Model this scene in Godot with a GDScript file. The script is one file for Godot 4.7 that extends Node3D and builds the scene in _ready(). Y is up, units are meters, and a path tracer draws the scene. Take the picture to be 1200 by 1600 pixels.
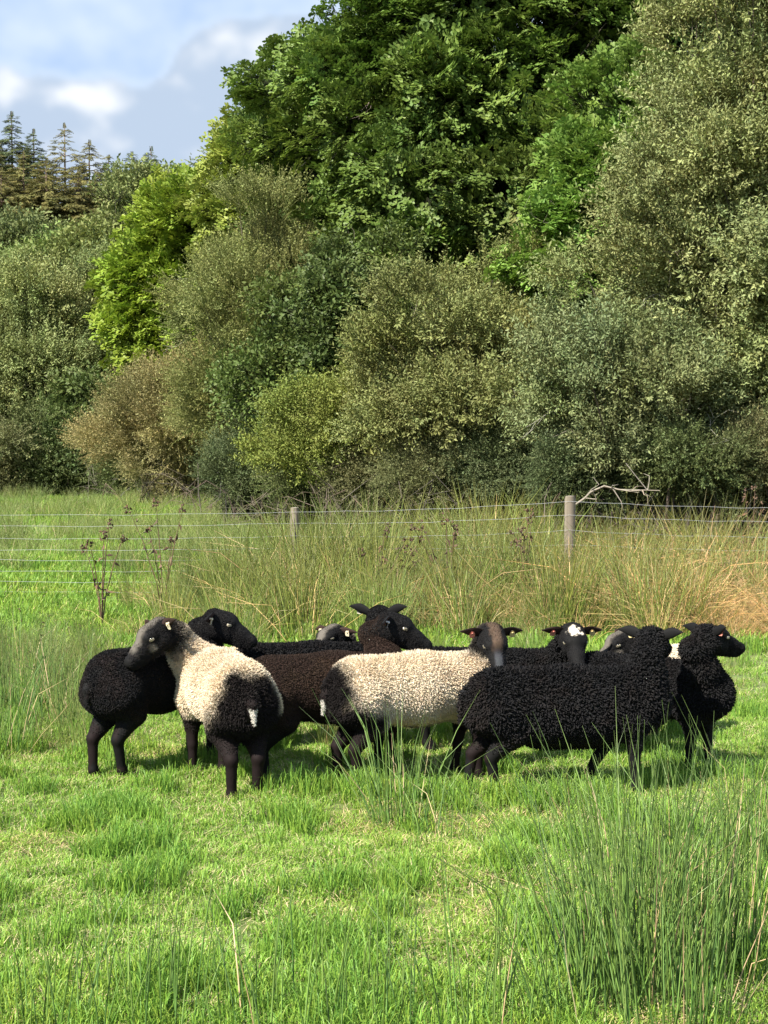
extends Node3D
# A flock of sheep in a rushy meadow before a wire fence and a wood edge. Metres, y up, the camera looks along -z.

const FOCAL := 2400.0      # photograph's focal length in its own pixels
const HORIZON := 735.0
const EYE := 1.63

var noise := FastNoiseLite.new()
var rng := RandomNumberGenerator.new()
var mat := {}
var used := {}
var started := 0


# ---------------------------------------------------------------- helpers
func at(px: float, py: float, d: float) -> Vector3:
	return Vector3((px - 600.0) * d / FOCAL, EYE - (py - HORIZON) * d / FOCAL, -d)


func ground_height(x: float, z: float) -> float:
	var d := -z
	var t := clampf((d - 10.0) / 45.0, 0.0, 1.0)
	var h := 1.24 * (t * 0.75 + 0.25 * t * t * (3.0 - 2.0 * t))
	if d > 55.0:
		h += minf(d - 55.0, 140.0) * 0.035
	h += noise.get_noise_2d(x * 9.0, z * 9.0) * 0.05 + noise.get_noise_2d(x * 2.0 + 90.0, z * 2.0) * 0.10 * clampf((d - 9.0) / 10.0, 0.0, 1.0)
	return h


func on_ground(x: float, z: float) -> Vector3:
	return Vector3(x, ground_height(x, z), z)


func numbered(called: String) -> String:
	used[called] = used.get(called, -1) + 1
	return called if used[called] == 0 else "%s_%03d" % [called, used[called]]


func tag(o: Node3D, label: String, category: String, group := "", kind := "") -> void:
	if label: o.set_meta("label", label)
	if category: o.set_meta("category", category)
	if group: o.set_meta("group", group)
	if kind: o.set_meta("kind", kind)


func base(called: String, where: Vector3) -> Node3D:
	var o := Node3D.new()
	o.name = numbered(called)
	add_child(o)
	o.position = where
	return o


func put(called: String, mesh: Mesh, material: Material, parent: Node3D = self) -> MeshInstance3D:
	var o := MeshInstance3D.new()
	o.name = numbered(called) if parent == self else called
	o.mesh = mesh
	o.material_override = material
	parent.add_child(o, true)
	return o


func many(called: String, mesh: Mesh, material: Material, where: Array, tints: PackedColorArray, parent: Node3D = self) -> MultiMeshInstance3D:
	var m := MultiMesh.new()
	m.transform_format = MultiMesh.TRANSFORM_3D
	m.use_colors = true
	m.mesh = mesh
	m.instance_count = where.size()
	for i in where.size():
		m.set_instance_transform(i, where[i])
		m.set_instance_color(i, tints[i])
	var o := MultiMeshInstance3D.new()
	o.name = numbered(called) if parent == self else called
	o.multimesh = m
	o.material_override = material
	o.set_meta("kind", "stuff")
	parent.add_child(o, true)
	return o


func surface(rough: float, back := 0.0, spec := 0.5) -> StandardMaterial3D:
	var m := StandardMaterial3D.new()
	m.vertex_color_use_as_albedo = true
	m.roughness = rough
	m.metallic_specular = spec
	m.cull_mode = BaseMaterial3D.CULL_DISABLED
	if back > 0.0:
		m.backlight_enabled = true
		m.backlight = Color(back, back, back * 0.9)
	return m


func jitter(c: Color, v: float, r: RandomNumberGenerator) -> Color:
	var k := 1.0 + r.randf_range(-v, v)
	return Color(c.r * k * (1.0 + r.randf_range(-v, v) * 0.4), c.g * k, c.b * k * (1.0 + r.randf_range(-v, v) * 0.4))


func rand_dir(r: RandomNumberGenerator) -> Vector3:
	var y := r.randf_range(-1.0, 1.0)
	var a := r.randf() * TAU
	var s := sqrt(1.0 - y * y)
	return Vector3(cos(a) * s, y, sin(a) * s)


func frame_along(axis: Vector3, roll: float) -> Basis:
	# y runs along axis
	var y := axis.normalized()
	var side := y.cross(Vector3.RIGHT if absf(y.x) < 0.8 else Vector3.FORWARD).normalized()
	return Basis(side, y, side.cross(y)).rotated(y, roll)


# triangles with colours, collected into one mesh
class Shape:
	var v := PackedVector3Array()
	var n := PackedVector3Array()
	var c := PackedColorArray()
	var i := PackedInt32Array()

	func vert(p: Vector3, normal: Vector3, col: Color) -> int:
		v.append(p)
		n.append(normal)
		c.append(col)
		return v.size() - 1

	func tri(a: int, b: int, d: int) -> void:
		# wound clockwise seen from where the normals point
		var face := (v[b] - v[a]).cross(v[d] - v[a])
		if face.dot(n[a] + n[b] + n[d]) > 0.0:
			i.append_array([a, d, b])
		else:
			i.append_array([a, b, d])

	func quad(a: int, b: int, d: int, e: int) -> void:
		tri(a, b, d)
		tri(a, d, e)

	func tube(pts: Array, radii: Array, sides: int, col: Color, col_end := Color(-1, 0, 0)) -> void:
		var first := v.size()
		var count := pts.size()
		for k in count:
			var t: Vector3 = (pts[mini(k + 1, count - 1)] - pts[maxi(k - 1, 0)]).normalized()
			var a: Vector3 = t.cross(Vector3.RIGHT if absf(t.x) < 0.7 else Vector3.BACK).normalized()
			var b := t.cross(a)
			var cc := col if col_end.r < 0.0 else col.lerp(col_end, float(k) / (count - 1))
			for s in sides:
				var w := TAU * s / sides
				var nn := a * cos(w) + b * sin(w)
				vert(pts[k] + nn * radii[k], nn, cc)
		for k in count - 1:
			for s in sides:
				var s2 := (s + 1) % sides
				quad(first + k * sides + s, first + k * sides + s2, first + (k + 1) * sides + s2, first + (k + 1) * sides + s)

	func ribbon(pts: Array, widths: Array, side: Vector3, col0: Color, col1: Color, lift := 0.0) -> void:
		var last := -1
		var count := pts.size()
		for k in count:
			var t: Vector3 = (pts[mini(k + 1, count - 1)] - pts[maxi(k - 1, 0)]).normalized()
			var nn: Vector3 = (t.cross(side).normalized() + Vector3.UP * lift).normalized()
			var cc := col0.lerp(col1, float(k) / (count - 1))
			if k == count - 1:
				var tip := vert(pts[k], nn, cc)
				tri(last, last + 1, tip)
			else:
				var a := vert(pts[k] - side * widths[k], nn, cc)
				vert(pts[k] + side * widths[k], nn, cc)
				if last >= 0:
					quad(last, last + 1, a + 1, a)
				last = a

	func mesh() -> ArrayMesh:
		var arrays := []
		arrays.resize(Mesh.ARRAY_MAX)
		arrays[Mesh.ARRAY_VERTEX] = v
		arrays[Mesh.ARRAY_NORMAL] = n
		arrays[Mesh.ARRAY_COLOR] = c
		arrays[Mesh.ARRAY_INDEX] = i
		var m := ArrayMesh.new()
		m.add_surface_from_arrays(Mesh.PRIMITIVE_TRIANGLES, arrays, [], {}, Mesh.ARRAY_FLAG_USE_DYNAMIC_UPDATE)
		return m


func stage(what: String) -> void:
	print("%6.1f s  %s" % [(Time.get_ticks_msec() - started) / 1000.0, what])


# ---------------------------------------------------------------- the scene in order
func _ready() -> void:
	started = Time.get_ticks_msec()
	rng.seed = 4711
	noise.seed = 12
	noise.noise_type = FastNoiseLite.TYPE_SIMPLEX_SMOOTH
	noise.frequency = 0.1
	noise.fractal_octaves = 3

	var cam := Camera3D.new()
	cam.name = "camera"
	cam.fov = rad_to_deg(2.0 * atan(800.0 / FOCAL))
	cam.near = 0.1
	cam.far = 2000.0
	cam.position = Vector3(0, EYE, 0)
	cam.rotation = Vector3(-atan((800.0 - HORIZON) / FOCAL), 0, 0)
	add_child(cam)
	cam.current = true

	var env := Environment.new()
	env.background_mode = Environment.BG_SKY
	env.sky = Sky.new()
	env.sky.sky_material = sky_material()
	env.background_energy_multiplier = 0.69
	env.tonemap_mode = Environment.TONE_MAPPER_LINEAR
	env.tonemap_exposure = 2.3
	env.sdfgi_enabled = true
	env.ssao_enabled = true
	env.ssil_enabled = true
	var around := WorldEnvironment.new()
	around.name = "environment"
	around.environment = env
	add_child(around)

	var sun := DirectionalLight3D.new()
	sun.name = "sun"
	sun.light_color = Color(1.0, 0.97, 0.92)
	sun.light_energy = 1.6
	sun.light_angular_distance = 0.5
	sun.shadow_enabled = true
	add_child(sun)
	sun.look_at_from_position(Vector3(-0.50, 0.71, 0.50) * 80.0, Vector3.ZERO)

	mat.leaf = surface(0.5, 0.75, 0.36)
	mat.dull_leaf = surface(0.62, 0.66, 0.32)
	mat.grass = surface(0.5, 0.7, 0.4)
	mat.rush = surface(0.42, 0.25, 0.5)
	mat.bark = surface(0.9)
	mat.wool = surface(0.8, 0.0, 0.3)
	mat.skin = surface(0.72, 0.0, 0.22)
	mat.eye = surface(0.08, 0.0, 0.6)
	mat.plastic = surface(0.35)
	mat.steel = surface(0.45, 0.0, 0.6)
	mat.dry = surface(0.85)

	build_ground()
	stage("ground")
	build_woods()
	stage("woods")
	build_fence()
	build_flock()
	stage("flock")
	build_rushes()
	stage("rushes")
	build_weeds()
	build_grass()
	stage("grass")


# ---------------------------------------------------------------- sky
func sky_material() -> PanoramaSkyMaterial:
	var w := 2048
	var h := 1024
	var im := Image.create_empty(w, h, false, Image.FORMAT_RGBF)
	var f := FastNoiseLite.new()
	f.seed = 31
	f.noise_type = FastNoiseLite.TYPE_SIMPLEX_SMOOTH
	f.frequency = 1.0
	f.fractal_octaves = 5
	f.fractal_gain = 0.52
	var low := Color(0.24, 0.29, 0.26)
	im.fill(low)
	# cloud banks in the north: azimuth and elevation in degrees, half extents, density; then the sunlit white heads among them
	var banks := [[-4.9, 14.5, 2.7, 1.6, 0.95], [-2.4, 13.8, 2.6, 2.4, 0.8], [-6.9, 13.2, 2.0, 1.5, 0.5], [-12.6, 12.7, 3.2, 1.5, 0.7], [-8.0, 11.6, 6.0, 1.6, 0.7], [-17.0, 12.0, 4.0, 2.6, 0.6], [3.0, 14.0, 5.0, 4.0, 0.5], [-10.5, 16.2, 5.0, 1.3, -0.35], [-4.0, 17.6, 5.0, 1.1, -0.9], [-8.7, 14.7, 1.3, 0.8, -0.4]]
	var heads := [[-13.6, 13.6, 1.5, 1.0, 1.0], [-11.0, 13.4, 1.3, 0.7, 0.8], [-4.4, 13.4, 1.6, 0.9, 0.2], [-3.0, 11.2, 2.0, 0.7, 0.5], [-9.0, 14.1, 0.7, 0.5, 0.6], [-18.0, 13.0, 2.0, 1.5, 0.8]]
	for j in h / 2 + 8:
		var el := (0.5 - (j + 0.5) / h) * PI
		var eld := rad_to_deg(el)
		var ce := cos(el)
		var clear := Color(0.13, 0.27, 0.56).lerp(Color(0.375, 0.49, 0.65), pow(1.0 - clampf(sin(el), 0.0, 1.0), 3.2))
		for i in w:
			var az := wrapf((i + 0.5) / w * TAU, -PI, PI)   # the picture's edge lies at -z
			var azd := rad_to_deg(az)
			var p := Vector3(sin(az) * ce, sin(el) * 2.2, -cos(az) * ce)
			var big := f.get_noise_3d(p.x * 2.3, p.y * 2.3, p.z * 2.3)
			var fine := f.get_noise_3d(p.x * 17.0 + 7.0, p.y * 12.0, p.z * 17.0)
			var north := smoothstep(40.0, 22.0, absf(azd)) * smoothstep(34.0, 24.0, eld)
			var dens := (big * 0.9 - 0.02) * (1.0 - 0.7 * north) + fine * 0.5
			var head := 0.0
			if absf(azd) < 30.0 and eld < 30.0:
				for b in banks:
					var q := Vector2((azd - b[0]) / b[2], (eld - b[1]) / b[3]).length_squared()
					if q < 4.0:
						dens += b[4] * exp(-q * 1.3)
				for b in heads:
					var q := Vector2((azd - b[0]) / b[2], (eld - b[1]) / b[3]).length_squared()
					if q < 4.0:
						head += b[4] * exp(-q * 1.3)
			var cover := smoothstep(0.16, 0.29, dens)
			var thin := smoothstep(-0.7, 0.15, dens + fine * 0.4) * 0.85
			thin = maxf(thin, north * (0.72 + fine * 0.5))
			var lit := smoothstep(-0.15, 0.5, fine * 0.9 + 0.4 * big + 0.05 - 0.33 * north + head * 0.75)
			var cloud := Color(0.345, 0.42, 0.53).lerp(Color(0.66, 0.68, 0.705), lit)
			var c := clear.lerp(Color(0.47, 0.555, 0.665), thin).lerp(cloud, cover * 0.92)
			if el < 0.0:
				c = c.lerp(low, 0.6)
			im.set_pixel(i, j, c)
	var m := PanoramaSkyMaterial.new()
	m.panorama = ImageTexture.create_from_image(im)
	m.filter = true
	return m


# ---------------------------------------------------------------- ground
func build_ground() -> void:
	var zs := []
	var z := 30.0
	while z > -22.0:
		zs.append(z)
		z -= 0.3 if z < 0.0 else 2.0
	var step := 0.4
	while z > -900.0:
		zs.append(z)
		z -= step
		step *= 1.08
	var xs := [0.0]
	var x := 0.3
	step = 0.3
	while x < 700.0:
		xs.append(x)
		xs.push_front(-x)
		if x > 6.0: step *= 1.12
		x += step
	var s := Shape.new()
	for zz in zs:
		for xx in xs:
			var n := noise.get_noise_2d(xx * 14.0, zz * 14.0)
			var c := Color(0.085, 0.125, 0.030).lerp(Color(0.155, 0.155, 0.060), clampf(n + 0.35, 0.0, 1.0))
			var e := 0.2
			var nn := Vector3(ground_height(xx - e, zz) - ground_height(xx + e, zz), 2.0 * e, ground_height(xx, zz - e) - ground_height(xx, zz + e)).normalized()
			s.vert(Vector3(xx, ground_height(xx, zz), zz), nn, c)
	var w := xs.size()
	for a in zs.size() - 1:
		for b in w - 1:
			s.quad(a * w + b, a * w + b + 1, (a + 1) * w + b + 1, (a + 1) * w + b)
	var o := put("ground", s.mesh(), surface(0.95))
	tag(o, "", "", "", "structure")


# ---------------------------------------------------------------- leaves, trees and shrubs
func leaf(s: Shape, at_: Vector3, along: Vector3, up: Vector3, length: float, width: float, c: Color, fold := 0.25) -> void:
	var t := along.normalized()
	var side := t.cross(up).normalized()
	var nn := side.cross(t).normalized()
	var mid := at_ + t * length * 0.45 - nn * length * 0.03
	var a := s.vert(at_, nn, c)
	var l := s.vert(mid - side * width * 0.5 + nn * width * fold, (nn + side * 0.35).normalized(), c)
	var r := s.vert(mid + side * width * 0.5 + nn * width * fold, (nn - side * 0.35).normalized(), c)
	var m := s.vert(mid, nn, c)
	var tip := s.vert(at_ + t * length - nn * length * 0.12, nn, c)
	s.tri(a, l, m)
	s.tri(a, m, r)
	s.tri(l, tip, m)
	s.tri(m, tip, r)


func lobed_leaf(s: Shape, at_: Vector3, along: Vector3, up: Vector3, length: float, width: float, c: Color) -> void:
	# broad leaf, widest past the middle, wavy outline
	var t := along.normalized()
	var side := t.cross(up).normalized()
	var nn := side.cross(t).normalized()
	var prev := s.vert(at_, nn, c)
	var pl := prev
	var pr := prev
	for k in [[0.35, 0.28], [0.52, 0.20], [0.74, 0.5], [1.0, 0.14]]:
		var mid: Vector3 = at_ + t * length * k[0] - nn * length * 0.10 * k[0] * k[0]
		var m := s.vert(mid, nn, c)
		var l := s.vert(mid - side * width * k[1] + nn * width * 0.12, (nn + side * 0.3).normalized(), c)
		var r := s.vert(mid + side * width * k[1] + nn * width * 0.12, (nn - side * 0.3).normalized(), c)
		if pl == prev and pr == prev:
			s.tri(prev, l, m)
			s.tri(prev, m, r)
		else:
			s.quad(pl, l, m, prev)
			s.quad(prev, m, r, pr)
		pl = l
		pr = r
		prev = m


# a leafy shoot that grows along +y, its leaves mostly facing +z
func shoot(kind: String, which: int) -> ArrayMesh:
	var r := RandomNumberGenerator.new()
	r.seed = hash(kind) + which * 77
	var s := Shape.new()
	var face := Vector3(0, 0.25, 1).normalized()
	match kind:
		"oak":
			# several short side twigs, each ending in a rosette
			var tips := [Vector3(0, 0.30, 0.02), Vector3(0.13, 0.20, 0.05), Vector3(-0.13, 0.17, 0.03), Vector3(0.07, 0.08, -0.05), Vector3(-0.07, 0.33, -0.04)]
			for p in tips:
				s.tube([Vector3(0, -0.08, 0), p * 0.5 + Vector3(0, 0.02, 0), p], [0.006, 0.004, 0.002], 3, Color(0.10, 0.085, 0.06))
				for k in 7:
					var a: float = TAU * k / 7.0 + r.randf_range(-0.3, 0.3)
					var out: Vector3 = (Vector3(cos(a), sin(a) * 0.9 + 0.25, 0.15) + rand_dir(r) * 0.25).normalized()
					var size := r.randf_range(0.085, 0.13)
					lobed_leaf(s, p + rand_dir(r) * 0.02, out, (face + rand_dir(r) * 0.45).normalized(), size, size * 0.62, jitter(Color(1, 1, 1), 0.22, r))
		"broad":
			for k in 26:
				var y := r.randf_range(-0.05, 0.42)
				var a := k * 2.4
				var stem_at := Vector3(sin(y * 9.0) * 0.02, y, 0)
				var out := Vector3(cos(a), 0.45, sin(a) * 0.6 + 0.2).normalized()
				var p := stem_at + out * r.randf_range(0.02, 0.17)
				var size := r.randf_range(0.07, 0.115)
				leaf(s, p, (out + rand_dir(r) * 0.4).normalized(), (face + rand_dir(r) * 0.55).normalized(), size, size * 0.58, jitter(Color(1, 1, 1), 0.2, r))
			for k in 3:
				s.tube([Vector3(0, -0.1, 0), Vector3(r.randf_range(-0.06, 0.06), 0.15, 0.02), Vector3(r.randf_range(-0.12, 0.12), 0.38, 0.03)], [0.006, 0.004, 0.0015], 3, Color(0.11, 0.09, 0.06))
		"willow":
			# upright wands with narrow grey-green leaves, pale beneath
			for wand in 3:
				var lean := Vector3(r.randf_range(-0.22, 0.22), 1, r.randf_range(-0.1, 0.2)).normalized()
				var root := Vector3(r.randf_range(-0.07, 0.07), -0.1, r.randf_range(-0.07, 0.07))
				var length := r.randf_range(0.38, 0.6)
				s.tube([root, root + lean * length * 0.5 + Vector3(0.01, 0, 0), root + lean * length], [0.004, 0.003, 0.001], 3, Color(0.34, 0.27, 0.17))
				for k in 15:
					var t := (k + 1.0) / 15.5
					var a := k * 2.4 + wand
					var out := (Vector3(cos(a), 0.75, sin(a)) + rand_dir(r) * 0.3).normalized()
					var size := r.randf_range(0.045, 0.075)
					var c := jitter(Color(1, 1, 1), 0.18, r)
					if r.randf() < 0.2: c = Color(1.7, 1.6, 2.0)
					leaf(s, root + lean * length * t, out, (face + rand_dir(r) * 0.7).normalized(), size, size * 0.36, c, 0.15)
		"twiggy":
			# thin bushy shoot with many fine stems and small leaves
			for wand in 5:
				var lean := Vector3(r.randf_range(-0.4, 0.4), 1, r.randf_range(-0.3, 0.3)).normalized()
				var length := r.randf_range(0.35, 0.7)
				var root := Vector3(r.randf_range(-0.1, 0.1), -0.15, r.randf_range(-0.1, 0.1))
				s.tube([root, root + lean * length * 0.5 + rand_dir(r) * 0.02, root + lean * length], [0.005, 0.0035, 0.0015], 3, Color(1.9, 1.25, 1.3))
				for k in 12:
					var t := r.randf_range(0.2, 1.0)
					var size := r.randf_range(0.03, 0.055)
					leaf(s, root + lean * length * t + rand_dir(r) * 0.015, (rand_dir(r) + lean * 0.6).normalized(), (face + rand_dir(r) * 0.8).normalized(), size, size * 0.5, jitter(Color(1, 1, 1), 0.25, r))
		"needles":
			# a drooping conifer branchlet: a twig with hanging side sprays
			s.tube([Vector3(0, 0, 0), Vector3(0, 0.45, 0), Vector3(0, 0.9, -0.08)], [0.012, 0.008, 0.003], 3, Color(1.6, 1.0, 0.8))
			for k in 26:
				var y := 0.05 + 0.85 * k / 26.0
				var sgn := 1.0 if k % 2 == 0 else -1.0
				var side := Vector3(sgn, 0.5 + r.randf_range(-0.2, 0.2), r.randf_range(-0.6, 0.1)).normalized()
				var length := 0.34 * (1.15 - y) + 0.08
				var p := Vector3(0, y, -0.08 * y)
				var up := (Vector3(0, 0, 1) + rand_dir(r) * 0.6).normalized()
				leaf(s, p, side, up, length, 0.05, jitter(Color(1, 1, 1), 0.25, r), 0.1)
				leaf(s, p + side * length * 0.3, (side + Vector3(0, 0.7, -0.3)).normalized(), up, length * 0.6, 0.04, jitter(Color(1, 1, 1), 0.25, r), 0.1)
	return s.mesh()


var shoots := {}


func shoots_of(kind: String) -> Array:
	if not shoots.has(kind):
		shoots[kind] = [shoot(kind, 0), shoot(kind, 1), shoot(kind, 2)]
	return shoots[kind]


# crown lobes are clumps of shoots round limb ends; returns [transforms, tints] for the shoots and the limb ends
func crown_of(c: Vector3, r3: Vector3, o: Dictionary, r: RandomNumberGenerator) -> Array:
	var where := []
	var tints := PackedColorArray()
	var ends := []
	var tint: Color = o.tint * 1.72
	var n: int = o.clumps
	var turn := r.randf() * TAU
	var rough: float = o.get("rough", 0.42 if int(o.get("stems", 1)) == 1 else 0.68)
	var lowest: float = o.get("lowest", -1.0)
	r3 = (r3 - Vector3.ONE * float(o.clump) * 0.5).max(Vector3.ONE * 0.3)
	for k in n:
		var y := 1.0 - 2.0 * (k + 0.5) / n
		var a := k * 2.39996 + turn
		var rad := sqrt(1.0 - y * y)
		var dir := (Vector3(cos(a) * rad, y, sin(a) * rad) + rand_dir(r) * 0.22).normalized()
		if dir.y < lowest: continue
		if dir.z < -0.3 and r.randf() < 0.6: continue
		var depth := r.randf_range(0.78, 1.0) if r.randf() < 0.78 else r.randf_range(0.35, 0.75)
		depth *= 1.0 + rough * 1.5 * noise.get_noise_3d(dir.x * 9.0 + c.x * 3.0, dir.y * 9.0 + c.y, dir.z * 9.0 + c.z) + rough * 0.8 * noise.get_noise_3d(dir.x * 26.0 + c.x * 3.0, dir.y * 26.0, dir.z * 26.0)
		var p := c + dir * r3 * depth
		var rc: float = o.clump * r.randf_range(0.5, 1.5)
		if o.get("stems", 1) > 1 and r.randf() < 0.16 and dir.y > 0.0:
			p += dir * rc * 0.9 + Vector3.UP * rc * 0.7   # a shoot that has outgrown the rest
			rc *= 0.6
		ends.append([p, rc])
		var own := jitter(tint, o.get("vary", 0.14), r)
		var count := int(o.shoots * (rc / o.clump) * (rc / o.clump))
		for q in count:
			var v := (rand_dir(r) + dir * 0.55 + Vector3.UP * 0.35).normalized()
			var reach := r.randf_range(0.55, 1.08)
			var pos := p + v * rc * reach * Vector3(1.1, 0.72, 1.1)
			var axis: Vector3 = (v + dir * 0.35 + Vector3.UP * float(o.get("rise", 0.15)) + rand_dir(r) * 0.55).normalized()
			# leaves face outwards and upwards: turn the shoot's +z that way
			var look := (dir * 0.6 + Vector3.UP * 0.8 + rand_dir(r) * 0.6)
			var zz := (look - axis * look.dot(axis)).normalized()
			if zz.length_squared() < 0.5: continue
			var b := Basis(axis.cross(zz), axis, zz).scaled_local(Vector3.ONE * float(o.size) * r.randf_range(0.75, 1.25))
			where.append(Transform3D(b, pos))
			tints.append(jitter(own, 0.12, r))
	return [where, tints, ends]


func crown_parts(parent: Node3D, kind: String, where: Array, tints: PackedColorArray, material: Material) -> void:
	# one crown: its shoots come in three shapes, each a sub-part of the crown
	var origin := parent.position
	var crown := Node3D.new()
	crown.name = "crown"
	crown.set_meta("kind", "stuff")
	parent.add_child(crown)
	var set_of := [[], [], []]
	var col_of := [PackedColorArray(), PackedColorArray(), PackedColorArray()]
	for k in where.size():
		var t: Transform3D = where[k]
		t.origin -= origin
		set_of[k % 3].append(t)
		col_of[k % 3].append(tints[k])
	for k in 3:
		many("leafy_shoots", shoots_of(kind)[k], material, set_of[k], col_of[k], crown)


func tree(called: String, label: String, group: String, px: float, py: float, d: float, rx: float, ry: float, kind: String, o: Dictionary) -> void:
	var r := RandomNumberGenerator.new()
	r.seed = int(px * 131 + py * 17 + d * 1000)
	var c := at(px, py, d)
	var r3 := Vector3(rx * d / FOCAL, ry * d / FOCAL, rx * d / FOCAL * float(o.get("thick", 0.85)))
	var root := on_ground(c.x + r.randf_range(-0.4, 0.4), c.z)
	var t := base(called, root)
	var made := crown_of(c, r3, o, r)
	var s := Shape.new()
	var bark: Color = o.get("bark", Color(0.09, 0.075, 0.055))
	var stems: int = o.get("stems", 1)
	var ends: Array = made[2]
	var top := c - root
	if stems == 1:
		var girth: float = 0.028 * (c.y + r3.y - root.y) + 0.04
		var pts := []
		var radii := []
		for k in 9:
			var f := k / 8.0
			pts.append(Vector3(top.x * f * f, (top.y + r3.y * 0.5) * f, 0) + Vector3(sin(f * 5.0 + px), 0, cos(f * 4.0 + px)) * 0.12 * f)
			radii.append(girth * (1.0 - 0.85 * f) * (1.35 if k == 0 else 1.0))
		s.tube(pts, radii, 8, bark)
		for e in ends.size():
			var end: Vector3 = ends[e][0] - root
			var f := clampf((end.y / (top.y + r3.y * 0.5)) * 0.75 - 0.06, 0.15, 0.95)
			var from: Vector3 = pts[int(f * 8.0)]
			var g := girth * (1.0 - 0.85 * f) * 0.42
			var bend := from.lerp(end, 0.5) + Vector3.UP * from.distance_to(end) * 0.12 + rand_dir(r) * 0.18
			s.tube([from, from.lerp(bend, 0.6), bend, bend.lerp(end, 0.55) + rand_dir(r) * 0.1, end], [g, g * 0.8, g * 0.55, g * 0.35, 0.006], 5, bark)
	else:
		for e in ends.size():
			var end: Vector3 = ends[e][0] - root
			var foot := Vector3(r.randf_range(-1, 1) * r3.x * 0.45, -0.05, r.randf_range(-1, 1) * r3.z * 0.4)
			foot.y = ground_height(root.x + foot.x, root.z + foot.z) - root.y - 0.03
			var bend := foot.lerp(end, 0.55) + Vector3.UP * 0.15 * end.length() + rand_dir(r) * 0.2
			s.tube([foot, foot.lerp(bend, 0.5) + rand_dir(r) * 0.08, bend, end], [0.035, 0.026, 0.018, 0.005], 5, jitter(bark, 0.25, r))
	# bare dead twigs that show at the edge and under the leaves
	for k in int(o.get("bare", 0)):
		var e: Array = ends[r.randi() % ends.size()]
		var p: Vector3 = e[0] - root
		var dir := (rand_dir(r) + (p - top).normalized() * 0.9 + Vector3(0, -0.25, 0.5)).normalized()
		var length := r.randf_range(0.5, 1.3) * float(o.get("bare_size", 1.0))
		var grey := jitter(Color(0.30, 0.265, 0.21), 0.25, r)
		var pts := [p]
		var radii := [0.009]
		for q in 6:
			dir = (dir + rand_dir(r) * 0.45 + Vector3.DOWN * 0.06).normalized()
			pts.append(pts[-1] + dir * length / 6.0)
			radii.append(0.009 - 0.0012 * (q + 1))
		s.tube(pts, radii, 4, grey)
		for q in 5:
			var b: Vector3 = pts[1 + q]
			var d2 := (dir + rand_dir(r) * 0.9).normalized()
			var b2 := b + d2 * length * 0.16
			s.tube([b, b2, b2 + (d2 + rand_dir(r) * 0.7) * length * 0.12, b2 + (d2 + rand_dir(r)) * length * 0.2], [0.0045, 0.0035, 0.0025, 0.001], 3, grey)
	if o.has("tangle"):
		# low arching bare stems at the foot of the shrub
		for k in int(o.tangle):
			var x0 := r.randf_range(-1.1, 1.1) * r3.x
			var z0 := r3.z * r.randf_range(0.3, 1.05)
			var foot := Vector3(x0, 0, z0)
			foot.y = ground_height(root.x + x0, root.z + z0) - root.y - 0.02
			var reach := Vector3(r.randf_range(-1.0, 1.0), 0, r.randf_range(-0.3, 0.5))
			var high := r.randf_range(0.4, 1.05)
			var grey := jitter(Color(0.13, 0.108, 0.085), 0.4, r)
			var pts := [foot, foot + reach * 0.25 + Vector3.UP * high * 0.7, foot + reach * 0.6 + Vector3.UP * high + rand_dir(r) * 0.12, foot + reach + Vector3.UP * high * r.randf_range(0.6, 1.1), foot + reach * 1.4 + Vector3.UP * high * r.randf_range(0.3, 1.1)]
			s.tube(pts, [0.011, 0.009, 0.007, 0.005, 0.002], 4, grey)
			for q in 3:
				var b: Vector3 = pts[1 + q]
				s.tube([b, b + rand_dir(r) * 0.25, b + rand_dir(r) * 0.45], [0.007, 0.005, 0.002], 3, grey)
	put("trunk" if stems == 1 else "stems", s.mesh(), mat.bark, t)
	crown_parts(t, kind, made[0], made[1], o.get("mat", mat.leaf))
	tag(t, label, "tree" if stems == 1 else "shrub", group)


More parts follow.
